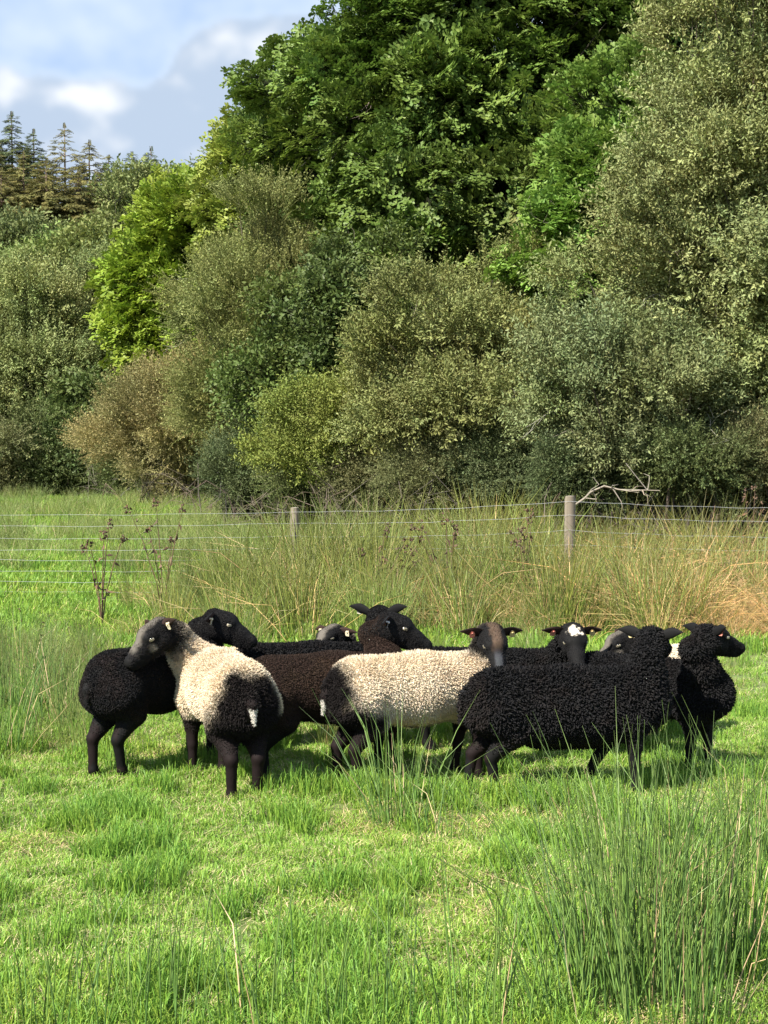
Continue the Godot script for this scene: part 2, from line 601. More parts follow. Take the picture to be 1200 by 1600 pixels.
func conifer(px: float, top_py: float, d: float, width: float, label: String, tint: Color, sparse := false) -> void:
	var r := RandomNumberGenerator.new()
	r.seed = int(px * 91 + top_py * 7)
	var top := at(px, top_py, d)
	var root := on_ground(top.x, top.z)
	var height := top.y - root.y
	var t := base("conifer", root)
	var s := Shape.new()
	s.tube([Vector3(0, -0.1, 0), Vector3(0.05, height * 0.5, 0), Vector3(0, height, 0)], [0.28, 0.17, 0.02], 7, Color(0.24, 0.17, 0.13) if not sparse else Color(0.36, 0.29, 0.24))
	var where := []
	var tints := PackedColorArray()
	var wide := width * d / FOCAL * 0.68
	var y := height * 0.25
	while y < height - 0.15:
		var f := 1.0 - y / height
		var reach := wide * minf(1.0, f * 3.0 + 0.03) * r.randf_range(0.7, 1.15)
		var arms := 6 if not sparse else 5
		for k in arms:
			var a := TAU * k / arms + r.randf() * 0.9
			if sin(a) < -0.55: continue
			var out := Vector3(cos(a), 0, sin(a))
			var tip := Vector3(0, y, 0) + out * reach + Vector3.UP * reach * (0.25 if f < 0.25 else -0.12)
			s.tube([Vector3(0, y, 0), Vector3(0, y, 0) + out * reach * 0.5 + Vector3.UP * reach * 0.05, tip], [0.035, 0.022, 0.006], 3, Color(0.20, 0.15, 0.11))
			var cnt := maxi(3, int(reach * (8.5 if not sparse else 5.0)))
			for q in cnt:
				var g := r.randf_range(0.15, 1.0)
				var p := Vector3(0, y, 0).lerp(tip, g) + rand_dir(r) * 0.12
				var axis := (out + Vector3(-out.z, 0, out.x) * r.randf_range(-0.9, 0.9) + Vector3.UP * r.randf_range(-0.55, 0.15)).normalized()
				var zz := (Vector3.UP - axis * axis.y).normalized()
				where.append(Transform3D(Basis(axis.cross(zz), axis, zz).scaled_local(Vector3.ONE * r.randf_range(0.8, 1.35) * clampf(0.28 + f * 3.2, 0.28, 1.0)), root + p))
				tints.append(jitter(tint * 1.5, 0.2, r))
		y += r.randf_range(0.22, 0.4) * (1.0 if not sparse else 1.15)
	for k in 3:
		where.append(Transform3D(frame_along(Vector3(r.randf_range(-0.2, 0.2), 1, 0), k * 2.0).scaled_local(Vector3.ONE * 0.4), root + Vector3(0, height - 0.35, 0)))
		tints.append(tint * 1.5)
	put("trunk", s.mesh(), mat.bark, t)
	crown_parts(t, "needles", where, tints, mat.dull_leaf)
	tag(t, label, "tree", "conifers on the far skyline")


func build_woods() -> void:
	var dark_oak := Color(0.066, 0.110, 0.026)
	var oak := Color(0.086, 0.130, 0.027)
	var bright := Color(0.150, 0.205, 0.026)
	var yellowish := Color(0.150, 0.185, 0.036)
	var olive := Color(0.142, 0.154, 0.052)
	var grey_willow := Color(0.168, 0.190, 0.074)
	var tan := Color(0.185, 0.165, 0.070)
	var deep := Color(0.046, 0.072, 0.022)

	# the wood edge, from the right-hand willow back to the far end of the field
	tree("goat_willow", "tall grey-green willow filling the picture's right edge, small pale leaves", "wood edge trees", 1215, 340, 21, 240, 430, "willow", {tint = grey_willow, clumps = 190, clump = 0.55, shoots = 62, size = 1.0, stems = 6, rise = 0.45, bare = 26, mat = mat.dull_leaf, lowest = -0.95, thick = 0.8})
	tree("willow_shrub", "blue-grey willow bush at the foot of the tall right-hand willow", "wood edge shrubs", 995, 645, 20.6, 165, 140, "willow", {tint = Color(0.124, 0.148, 0.062), clumps = 60, clump = 0.42, shoots = 60, size = 0.9, stems = 5, rise = 0.55, mat = mat.dull_leaf, bare = 8, tangle = 14})
	tree("willow_shrub", "rounded olive willow bush behind the taller fence post's rushes", "wood edge shrubs", 745, 600, 24, 195, 175, "willow", {tint = olive, clumps = 95, clump = 0.5, shoots = 66, size = 0.95, stems = 6, rise = 0.5, mat = mat.dull_leaf, bare = 10, tangle = 26})
	tree("willow_shrub", "low yellow-green bush below the dark green leafy bush", "wood edge shrubs", 550, 690, 25.5, 110, 85, "willow", {tint = Color(0.135, 0.16, 0.034), clumps = 36, clump = 0.42, shoots = 52, size = 0.9, stems = 5, rise = 0.4, mat = mat.dull_leaf, tangle = 18})
	tree("oak_tree", "fresh green oak limb of large lobed leaves beside the right willow", "wood edge trees", 950, 360, 23.8, 100, 235, "oak", {tint = Color(0.108, 0.172, 0.034), clumps = 62, clump = 0.46, shoots = 30, size = 0.85, bare = 6, vary = 0.18, thick = 1.0})
	tree("oak_tree", "largest dark green oak, its crown leaving the picture's top", "wood edge trees", 755, 190, 31, 318, 350, "oak", {tint = oak, clumps = 250, clump = 0.78, shoots = 52, size = 1.0, bare = 30, vary = 0.2, rough = 0.45, bare_size = 1.5})
	tree("oak_tree", "dark oak with sprigs against the sky, left of the largest oak", "wood edge trees", 605, 330, 34, 150, 285, "broad", {tint = dark_oak, clumps = 150, clump = 0.72, shoots = 56, size = 1.1, bare = 8, vary = 0.2, rough = 0.5})
	tree("leafy_bush", "dark green leafy bush at the centre of the wood edge", "wood edge shrubs", 560, 550, 28.4, 135, 150, "broad", {tint = Color(0.062, 0.088, 0.024), clumps = 80, clump = 0.5, shoots = 52, size = 0.9, stems = 5, bare = 4, vary = 0.2})
	tree("oak_tree", "yellow-green sunlit oak crown at the skyline's right end", "wood edge trees", 438, 335, 38, 95, 125, "oak", {tint = yellowish, clumps = 80, clump = 0.75, shoots = 48, size = 1.15, rough = 0.4})
	tree("willow_shrub", "tall olive-brown twiggy willow left of the dark green bush", "wood edge shrubs", 412, 560, 31, 105, 215, "twiggy", {tint = olive, clumps = 90, clump = 0.6, shoots = 62, size = 1.0, stems = 6, rise = 0.5, mat = mat.dull_leaf, bare = 8, tangle = 22})
	tree("willow_shrub", "low tan twiggy bush at the end of the open field", "wood edge shrubs", 275, 670, 38, 105, 95, "twiggy", {tint = tan, clumps = 60, clump = 0.6, shoots = 56, size = 1.05, stems = 6, rise = 0.5, mat = mat.dull_leaf, tangle = 16})
	tree("oak_tree", "vivid bright green oak above the tan bush", "wood edge trees", 312, 452, 43, 118, 150, "oak", {tint = bright, clumps = 110, clump = 0.8, shoots = 50, size = 1.2, bare = 4, rough = 0.4})
	tree("willow_tree", "grey-green willow with pale leaves at the picture's left edge", "wood edge trees", 50, 590, 46, 135, 185, "willow", {tint = Color(0.165, 0.19, 0.07), clumps = 110, clump = 0.8, shoots = 62, size = 1.45, stems = 5, rise = 0.35, mat = mat.dull_leaf, bare = 14, tangle = 22, thick = 0.6})
	tree("willow_tree", "mid green rounded willow right of the left-edge willow", "wood edge trees", 180, 545, 50, 100, 190, "broad", {tint = Color(0.112, 0.135, 0.042), clumps = 95, clump = 0.85, shoots = 56, size = 1.3, stems = 4, rise = 0.3, mat = mat.dull_leaf, bare = 6})
	tree("leafy_bush", "small dark green bush on the field's far edge", "wood edge shrubs", 160, 685, 44, 85, 75, "broad", {tint = Color(0.070, 0.098, 0.030), clumps = 46, clump = 0.7, shoots = 50, size = 1.2, stems = 4, tangle = 12})
	tree("broadleaf_tree", "pale olive tree crown behind the vivid oak, below the conifers", "wood edge trees", 266, 372, 58, 92, 78, "broad", {tint = Color(0.125, 0.15, 0.052), clumps = 85, clump = 0.95, shoots = 56, size = 1.4, rough = 0.4, mat = mat.dull_leaf, bare = 6})
	tree("broadleaf_tree", "dusky green tree in front of the conifers at the left edge", "wood edge trees", 25, 440, 62, 125, 68, "broad", {tint = Color(0.088, 0.108, 0.038), clumps = 85, clump = 1.0, shoots = 56, size = 1.5, rough = 0.35, mat = mat.dull_leaf})
	tree("broadleaf_tree", "yellowish small tree crown between the two left willows", "wood edge trees", 105, 470, 55, 85, 70, "broad", {tint = Color(0.115, 0.155, 0.042), clumps = 60, clump = 0.9, shoots = 52, size = 1.35, mat = mat.dull_leaf})
	# brambles and low growth that fill the foot of the wood
	var low_spots := [[395.0, 735.0, 29.5, 60.0, "low bramble at the foot of the olive-brown twiggy willow"], [480.0, 730.0, 27.5, 62.0, "low bramble under the dark green leafy bush"], [610.0, 735.0, 25.0, 66.0, "low bramble under the yellow-green bush's right side"], [700.0, 738.0, 23.0, 66.0, "low bramble at the foot of the rounded olive willow"], [800.0, 738.0, 22.4, 70.0, "low bramble between the olive and blue-grey willow bushes"], [905.0, 742.0, 20.2, 64.0, "low bramble behind the taller fence post"], [1080.0, 735.0, 19.6, 80.0, "low bramble in front of the right-hand willow's stems"], [1180.0, 725.0, 19.8, 80.0, "low bramble at the right picture edge below the willow"], [90.0, 728.0, 43.0, 50.0, "low bramble under the left-edge willow"], [225.0, 735.0, 42.0, 46.0, "low bramble between the dark bush and the tan bush"], [10.0, 735.0, 43.0, 46.0, "low bramble at the left picture edge"]]
	for b in low_spots:
		tree("bramble", b[4], "brambles along the wood's foot", b[0], b[1], b[2], b[3], 48.0, "twiggy", {tint = [Color(0.075, 0.095, 0.034), Color(0.10, 0.105, 0.045), Color(0.066, 0.085, 0.036)][int(b[0]) % 3], clumps = 34, clump = 0.34 * b[2] / 25.0, shoots = 40, size = 0.8 * b[2] / 25.0, stems = 4, rise = 0.2, mat = mat.dull_leaf, tangle = 9})
	# shaded trees deeper in the wood that close the gaps
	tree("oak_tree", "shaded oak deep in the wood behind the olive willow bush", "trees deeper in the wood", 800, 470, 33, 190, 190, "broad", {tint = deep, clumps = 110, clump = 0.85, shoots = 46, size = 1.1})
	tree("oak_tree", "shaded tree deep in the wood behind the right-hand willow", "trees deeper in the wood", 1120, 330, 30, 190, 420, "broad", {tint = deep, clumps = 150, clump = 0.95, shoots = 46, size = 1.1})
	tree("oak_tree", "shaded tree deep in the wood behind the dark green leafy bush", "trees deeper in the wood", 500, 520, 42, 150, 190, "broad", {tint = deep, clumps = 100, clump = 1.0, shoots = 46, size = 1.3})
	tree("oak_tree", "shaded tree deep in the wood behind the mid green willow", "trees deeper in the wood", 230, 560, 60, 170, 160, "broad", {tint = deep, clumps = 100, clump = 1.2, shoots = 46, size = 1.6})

	# conifers on the skyline: the tip's place, distance and width
	var spruce := Color(0.070, 0.088, 0.036)
	var larch := Color(0.125, 0.118, 0.040)
	conifer(-30, 190, 92, 120, "conifer cut by the picture's left edge, its tip out of view", larch)
	conifer(22, 178, 98, 78, "spruce with the highest tip near the picture's left edge", spruce)
	conifer(56, 205, 96, 70, "thin spruce between the left-edge spruce and the brown conifer", spruce)
	conifer(104, 196, 92, 105, "brown-tinged conifer with a bare pale trunk line below its tip", larch, true)
	conifer(142, 222, 95, 85, "brown-green conifer just right of the bare-trunked one", larch)
	conifer(172, 245, 96, 70, "conifer on the skyline's downward step", larch)
	conifer(208, 240, 99, 66, "dark spruce tip above the pale olive tree", spruce)
	conifer(238, 232, 97, 60, "rightmost dark spruce tip on the skyline", spruce)
	conifer(75, 250, 88, 110, "lower brown conifer filling the stand below the tips", larch)
	conifer(125, 268, 89, 110, "lower brown conifer under the skyline's downward step", larch)
	conifer(165, 290, 90, 100, "lowest brown conifer beside the pale olive tree", larch)
	conifer(40, 240, 90, 110, "olive conifer in front of the thin spruce", larch)
	conifer(5, 265, 88, 110, "lower brown conifer behind the dusky left-edge tree", larch)


# ---------------------------------------------------------------- fence
func build_fence() -> void:
	var posts := [[-190.0, 795.0, 17.6, 0.052], [459.0, 793.0, 17.2, 0.052], [889.0, 775.0, 16.6, 0.060], [1335.0, 785.0, 16.2, 0.055]]
	var root := base("wire_fence", on_ground(0, -17.0))
	tag(root, "sheep-wire fence on weathered wooden posts across the rushy meadow", "fence")
	var tops := []
	for p in posts:
		var top := at(p[0], p[1], p[2])
		var g := ground_height(top.x, top.z)
		tops.append([top, g])
		var s := Shape.new()
		var rr: float = p[3]
		var height := top.y - g
		# split half-round post: flat-ish face, chamfered top, small unevenness
		var sides := 14
		var rings := [-0.1, 0.0, 0.25, 0.5, 0.75, 0.97, 1.0]
		for k in rings.size():
			for q in sides:
				var w := TAU * q / sides
				var n := Vector3(cos(w), 0, sin(w))
				var radius: float = rr * (1.0 + 0.07 * noise.get_noise_2d(q * 9.0 + p[0], rings[k] * 40.0)) * (0.86 if k == rings.size() - 1 else 1.0)
				if n.z > 0.55: radius *= 0.9
				var streak := noise.get_noise_2d(q * 23.0, rings[k] * 5.0 + p[0])
				s.vert(Vector3(n.x * radius + height * 0.012 * rings[k], rings[k] * height, n.z * radius), n, Color(0.13, 0.105, 0.075).lerp(Color(0.24, 0.205, 0.155), clampf(streak + 0.5, 0.0, 1.0)))
		for k in rings.size() - 1:
			for q in sides:
				s.quad(k * sides + q, k * sides + (q + 1) % sides, (k + 1) * sides + (q + 1) % sides, (k + 1) * sides + q)
		var cap := s.vert(Vector3(height * 0.012, height + 0.004, 0), Vector3.UP, Color(0.36, 0.32, 0.26))
		for q in sides:
			var a := s.vert(s.v[(rings.size() - 1) * sides + q], Vector3.UP, Color(0.36, 0.32, 0.26))
			var b := s.vert(s.v[(rings.size() - 1) * sides + (q + 1) % sides], Vector3.UP, Color(0.36, 0.32, 0.26))
			s.tri(a, b, cap)
		var o := put("post", s.mesh(), mat.dry, root)
		o.position = Vector3(top.x, g, top.z) - root.position
	# wires: share of post height, the top strand sags a little more
	for f in [0.955, 0.83, 0.69, 0.565, 0.45, 0.33, 0.21, 0.1]:
		var pts := []
		var radii := []
		for k in tops.size() - 1:
			var a: Vector3 = tops[k][0]
			var b: Vector3 = tops[k + 1][0]
			a.y = lerpf(tops[k][1], a.y, f)
			b.y = lerpf(tops[k + 1][1], b.y, f)
			a.z += 0.058
			b.z += 0.058
			for q in 10:
				var t := q / 10.0
				pts.append(a.lerp(b, t) - root.position + Vector3.DOWN * (0.03 * 4.0 * t * (1.0 - t)) + Vector3.UP * 0.006 * sin(q * 2.3 + f * 30.0))
				radii.append(0.0014)
		s_wire(pts, radii, root)


func s_wire(pts: Array, radii: Array, root: Node3D) -> void:
	var s := Shape.new()
	s.tube(pts, radii, 4, Color(0.40, 0.42, 0.43))
	put("wire", s.mesh(), mat.steel, root)


# ---------------------------------------------------------------- sheep
# smooth union of tapered capsules on a grid, meshed as surface nets. bone: [a, b, ra, rb, sideways squeeze]
func grow(bones: Array, cell: float, blend: float) -> Array:
	var lo := Vector3.ONE * 1e9
	var hi := Vector3.ONE * -1e9
	for b in bones:
		var m: float = maxf(b[2], b[3]) + cell * 3.0
		lo = lo.min(b[0] - Vector3.ONE * m).min(b[1] - Vector3.ONE * m)
		hi = hi.max(b[0] + Vector3.ONE * m).max(b[1] + Vector3.ONE * m)
	var nx := int((hi.x - lo.x) / cell) + 2
	var ny := int((hi.y - lo.y) / cell) + 2
	var nz := int((hi.z - lo.z) / cell) + 2
	var field := PackedFloat32Array()
	field.resize(nx * ny * nz)
	field.fill(1.0)
	for b in bones:
		var a: Vector3 = b[0]
		var e: Vector3 = b[1]
		var ra: float = b[2]
		var rb: float = b[3]
		var sq: float = b[4] if b.size() > 4 else 1.0
		var k: float = b[5] if b.size() > 5 else blend
		var m: float = maxf(ra, rb) + k + cell * 2.0
		var x0 := maxi(0, int((minf(a.x, e.x) - m - lo.x) / cell))
		var x1 := mini(nx - 1, int((maxf(a.x, e.x) + m - lo.x) / cell) + 1)
		var y0 := maxi(0, int((minf(a.y, e.y) - m - lo.y) / cell))
		var y1 := mini(ny - 1, int((maxf(a.y, e.y) + m - lo.y) / cell) + 1)
		var z0 := maxi(0, int((minf(a.z, e.z) - m - lo.z) / cell))
		var z1 := mini(nz - 1, int((maxf(a.z, e.z) + m - lo.z) / cell) + 1)
		var bx := e.x - a.x
		var by := e.y - a.y
		var bz := (e.z - a.z) * sq
		var inv := 1.0 / maxf(bx * bx + by * by + bz * bz, 1e-8)
		for ix in range(x0, x1 + 1):
			var dx := lo.x + ix * cell - a.x
			for iy in range(y0, y1 + 1):
				var dy := lo.y + iy * cell - a.y
				var row := (ix * ny + iy) * nz
				var part := dx * bx + dy * by
				for iz in range(z0, z1 + 1):
					var dz := (lo.z + iz * cell - a.z) * sq
					var t := clampf((part + dz * bz) * inv, 0.0, 1.0)
					var ex := dx - bx * t
					var ey := dy - by * t
					var ez := dz - bz * t
					var d := sqrt(ex * ex + ey * ey + ez * ez) - ra - (rb - ra) * t
					var f := field[row + iz]
					var h := k - absf(f - d)
					var low := f if f < d else d
					field[row + iz] = low if h <= 0.0 else low - h * h / k * 0.25
	var slot := PackedInt32Array()
	slot.resize(field.size())
	slot.fill(-1)
	var v := PackedVector3Array()
	var n := PackedVector3Array()
	var idx := PackedInt32Array()
	var sx := ny * nz
	var sy := nz
	var far := cell * 2.2
	for ix in nx - 1:
		for iy in ny - 1:
			var row := (ix * ny + iy) * nz
			for iz in nz - 1:
				var g := row + iz
				var f0 := field[g]
				if f0 > far or f0 < -far: continue
				var f1 := field[g + sx]
				var f2 := field[g + sy]
				var f3 := field[g + sx + sy]
				var f4 := field[g + 1]
				var f5 := field[g + sx + 1]
				var f6 := field[g + sy + 1]
				var f7 := field[g + sx + sy + 1]
				var neg := int(f0 < 0) + int(f1 < 0) + int(f2 < 0) + int(f3 < 0) + int(f4 < 0) + int(f5 < 0) + int(f6 < 0) + int(f7 < 0)
				if neg == 0 or neg == 8: continue
				var sum := Vector3.ZERO
				var cnt := 0
				if (f0 < 0) != (f1 < 0): sum += Vector3(f0 / (f0 - f1), 0, 0); cnt += 1
				if (f2 < 0) != (f3 < 0): sum += Vector3(f2 / (f2 - f3), 1, 0); cnt += 1
				if (f4 < 0) != (f5 < 0): sum += Vector3(f4 / (f4 - f5), 0, 1); cnt += 1
				if (f6 < 0) != (f7 < 0): sum += Vector3(f6 / (f6 - f7), 1, 1); cnt += 1
				if (f0 < 0) != (f2 < 0): sum += Vector3(0, f0 / (f0 - f2), 0); cnt += 1
				if (f1 < 0) != (f3 < 0): sum += Vector3(1, f1 / (f1 - f3), 0); cnt += 1
				if (f4 < 0) != (f6 < 0): sum += Vector3(0, f4 / (f4 - f6), 1); cnt += 1
				if (f5 < 0) != (f7 < 0): sum += Vector3(1, f5 / (f5 - f7), 1); cnt += 1
				if (f0 < 0) != (f4 < 0): sum += Vector3(0, 0, f0 / (f0 - f4)); cnt += 1
				if (f1 < 0) != (f5 < 0): sum += Vector3(1, 0, f1 / (f1 - f5)); cnt += 1
				if (f2 < 0) != (f6 < 0): sum += Vector3(0, 1, f2 / (f2 - f6)); cnt += 1
				if (f3 < 0) != (f7 < 0): sum += Vector3(1, 1, f3 / (f3 - f7)); cnt += 1
				slot[g] = v.size()
				v.append(lo + (Vector3(ix, iy, iz) + sum / cnt) * cell)
				n.append(Vector3(f1 + f3 + f5 + f7 - f0 - f2 - f4 - f6, f2 + f3 + f6 + f7 - f0 - f1 - f4 - f5, f4 + f5 + f6 + f7 - f0 - f1 - f2 - f3).normalized())
				if iy > 0 and iz > 0 and (f0 < 0) != (f1 < 0):
					face(idx, slot[g], slot[g - sy], slot[g - sy - 1], slot[g - 1], f0 < 0)
				if ix > 0 and iz > 0 and (f0 < 0) != (f2 < 0):
					face(idx, slot[g], slot[g - 1], slot[g - sx - 1], slot[g - sx], f0 < 0)
				if ix > 0 and iy > 0 and (f0 < 0) != (f4 < 0):
					face(idx, slot[g], slot[g - sx], slot[g - sx - sy], slot[g - sy], f0 < 0)
	return [v, n, idx]


func face(idx: PackedInt32Array, a: int, b: int, c: int, d: int, inside: bool) -> void:
	if a < 0 or b < 0 or c < 0 or d < 0: return
	if inside:
		idx.append_array([a, c, b, a, d, c])
	else:
		idx.append_array([a, b, c, a, c, d])


var head_shape: Array


func make_head() -> void:
	var bones := [
		[Vector3(-0.01, 0.0, 0), Vector3(0.055, 0.006, 0), 0.062, 0.054],
		[Vector3(0.05, 0.002, 0), Vector3(0.135, -0.03, 0), 0.050, 0.037],
		[Vector3(0.135, -0.03, 0), Vector3(0.188, -0.047, 0), 0.036, 0.031],
		[Vector3(0.02, -0.05, 0), Vector3(0.14, -0.066, 0), 0.042, 0.025],
		[Vector3(0.14, -0.066, 0), Vector3(0.18, -0.072, 0), 0.024, 0.020],
		[Vector3(-0.02, -0.035, 0), Vector3(-0.08, -0.07, 0), 0.062, 0.060],
	]
	for s in [-1.0, 1.0]:
		bones.append([Vector3(0.015, -0.03, 0.03 * s), Vector3(0.06, -0.04, 0.022 * s), 0.040, 0.032])
		bones.append([Vector3(0.050, 0.024, 0.040 * s), Vector3(0.078, 0.018, 0.036 * s), 0.017, 0.014])
		bones.append([Vector3(0.195, -0.04, 0.013 * s), Vector3(0.204, -0.050, 0.010 * s), 0.014, 0.012])
	head_shape = grow(bones, 0.0065, 0.016)


# ear: a cupped leaf along +z of the head
func add_ear(s: Shape, to: Transform3D, side: float, c_out: Color, c_in: Color, lift: float) -> void:
	var first := s.v.size()
	var steps := 8
	var round_ := 10
	for k in steps + 1:
		var t := float(k) / steps
		var half := 0.027 * pow(sin(PI * (0.16 + 0.84 * t)), 0.75) * (1.0 if t < 0.5 else 1.0 - (t - 0.5) * 0.9) + 0.001
		var mid := Vector3(-0.022 - 0.012 * t, 0.022 + (0.02 + lift) * t - 0.03 * t * t, side * (0.042 + 0.112 * t))
		for q in round_:
			var w := TAU * q / round_
			var y := cos(w) * half
			var x := sin(w) * 0.0045
			var cup := (y * y / (half * half)) * half * 0.45
			var p := mid + Vector3(x + cup, y, 0)
			var n := Vector3(sin(w) - cos(w) * 0.3 * 0.0, cos(w) * 0.4, 0).normalized()
			s.vert(to * p, (to.basis * n).normalized(), c_in if sin(w) > 0.3 else c_out)
	for k in steps:
		for q in round_:
			var q2 := (q + 1) % round_
			s.quad(first + k * round_ + q, first + k * round_ + q2, first + (k + 1) * round_ + q2, first + (k + 1) * round_ + q)


func coat(o: Dictionary, p: Vector3) -> Color:
	var black := Color(0.0100, 0.0098, 0.0105)
	var n := noise.get_noise_3d(p.x * 60.0 + o.px, p.y * 60.0, p.z * 60.0)
	match o.coat:
		"black":
			return black.lerp(Color(0.017, 0.0125, 0.0105), clampf(n * 0.8 + (0.3 if p.x < -0.42 else 0.0), 0.0, 1.0))
		"brown":
			return Color(0.030, 0.019, 0.014).lerp(black, smoothstep(0.42, 0.24, p.y + n * 0.06)).lerp(Color(0.042, 0.025, 0.017), clampf(n, 0.0, 0.6))
		_:
			var cream := Color(0.74, 0.64, 0.49).lerp(Color(0.62, 0.50, 0.345), clampf(n + 0.25, 0.0, 0.8))
			var rump := smoothstep(-0.40, -0.46, p.x + n * 0.035) * smoothstep(0.675, 0.605, p.y + n * 0.05)
			var thigh := smoothstep(-0.20, -0.30, p.x + n * 0.05) * smoothstep(0.45, 0.34, p.y + n * 0.05 + (p.x + 0.3) * 0.5)
			var belly := smoothstep(0.335, 0.300, p.y + n * 0.03)
			var breast := smoothstep(0.22, 0.30, p.x) * smoothstep(0.385, 0.32, p.y + n * 0.04)
			var dark := maxf(maxf(rump, thigh), maxf(belly, breast))
			var throat := smoothstep(0.30, 0.52, p.x + n * 0.1) * 0.55
			return cream.lerp(Color(0.20, 0.165, 0.125), throat).lerp(Color(0.0135, 0.0110, 0.0105), dark)


func nape(o: Dictionary, c: Color, in_head: Vector3) -> Color:
	# fleece of the pale sheep turns dark where the short hair of the head begins
	var near := smoothstep(0.19, 0.10, in_head.length() + noise.get_noise_3d(in_head.x * 250.0, in_head.y * 250.0, in_head.z * 250.0) * 0.04)
	return c.lerp(Color(0.030, 0.026, 0.022), near) if o.coat == "cream" else c


func head_coat(o: Dictionary, p: Vector3) -> Color:
	var black := Color(0.0085, 0.008, 0.0085)
	var n := noise.get_noise_3d(p.x * 300.0 + o.px, p.y * 300.0, p.z * 300.0)
	var c := black
	match o.get("face_mark", ""):
		"grey":
			var front := smoothstep(0.036, 0.014, absf(p.z) + n * 0.01) * smoothstep(0.185, 0.15, p.x) * smoothstep(-0.075, -0.02, p.y)
			c = c.lerp(Color(0.135, 0.12, 0.10), front * 0.85)
			var cheek := smoothstep(0.028, 0.012, Vector2(p.x - 0.085, p.y + 0.032).length() + n * 0.004)
			c = c.lerp(Color(0.16, 0.145, 0.12), cheek * 0.8)
		"brown":
			var front := smoothstep(0.034, 0.014, absf(p.z) + n * 0.01) * smoothstep(0.13, 0.08, p.x) * smoothstep(-0.02, 0.01, p.y)
			c = c.lerp(Color(0.085, 0.058, 0.040), front)
			var nose := smoothstep(0.024, 0.012, absf(p.z)) * smoothstep(0.10, 0.15, p.x)
			c = c.lerp(Color(0.05, 0.052, 0.058), nose)
		"white":
			var poll := smoothstep(0.036, 0.022, Vector2(p.x - 0.03, p.z * 0.95).length() + n * 0.03) * smoothstep(0.03, 0.05, p.y)
			c = c.lerp(Color(0.72, 0.65, 0.53), poll)
	return c


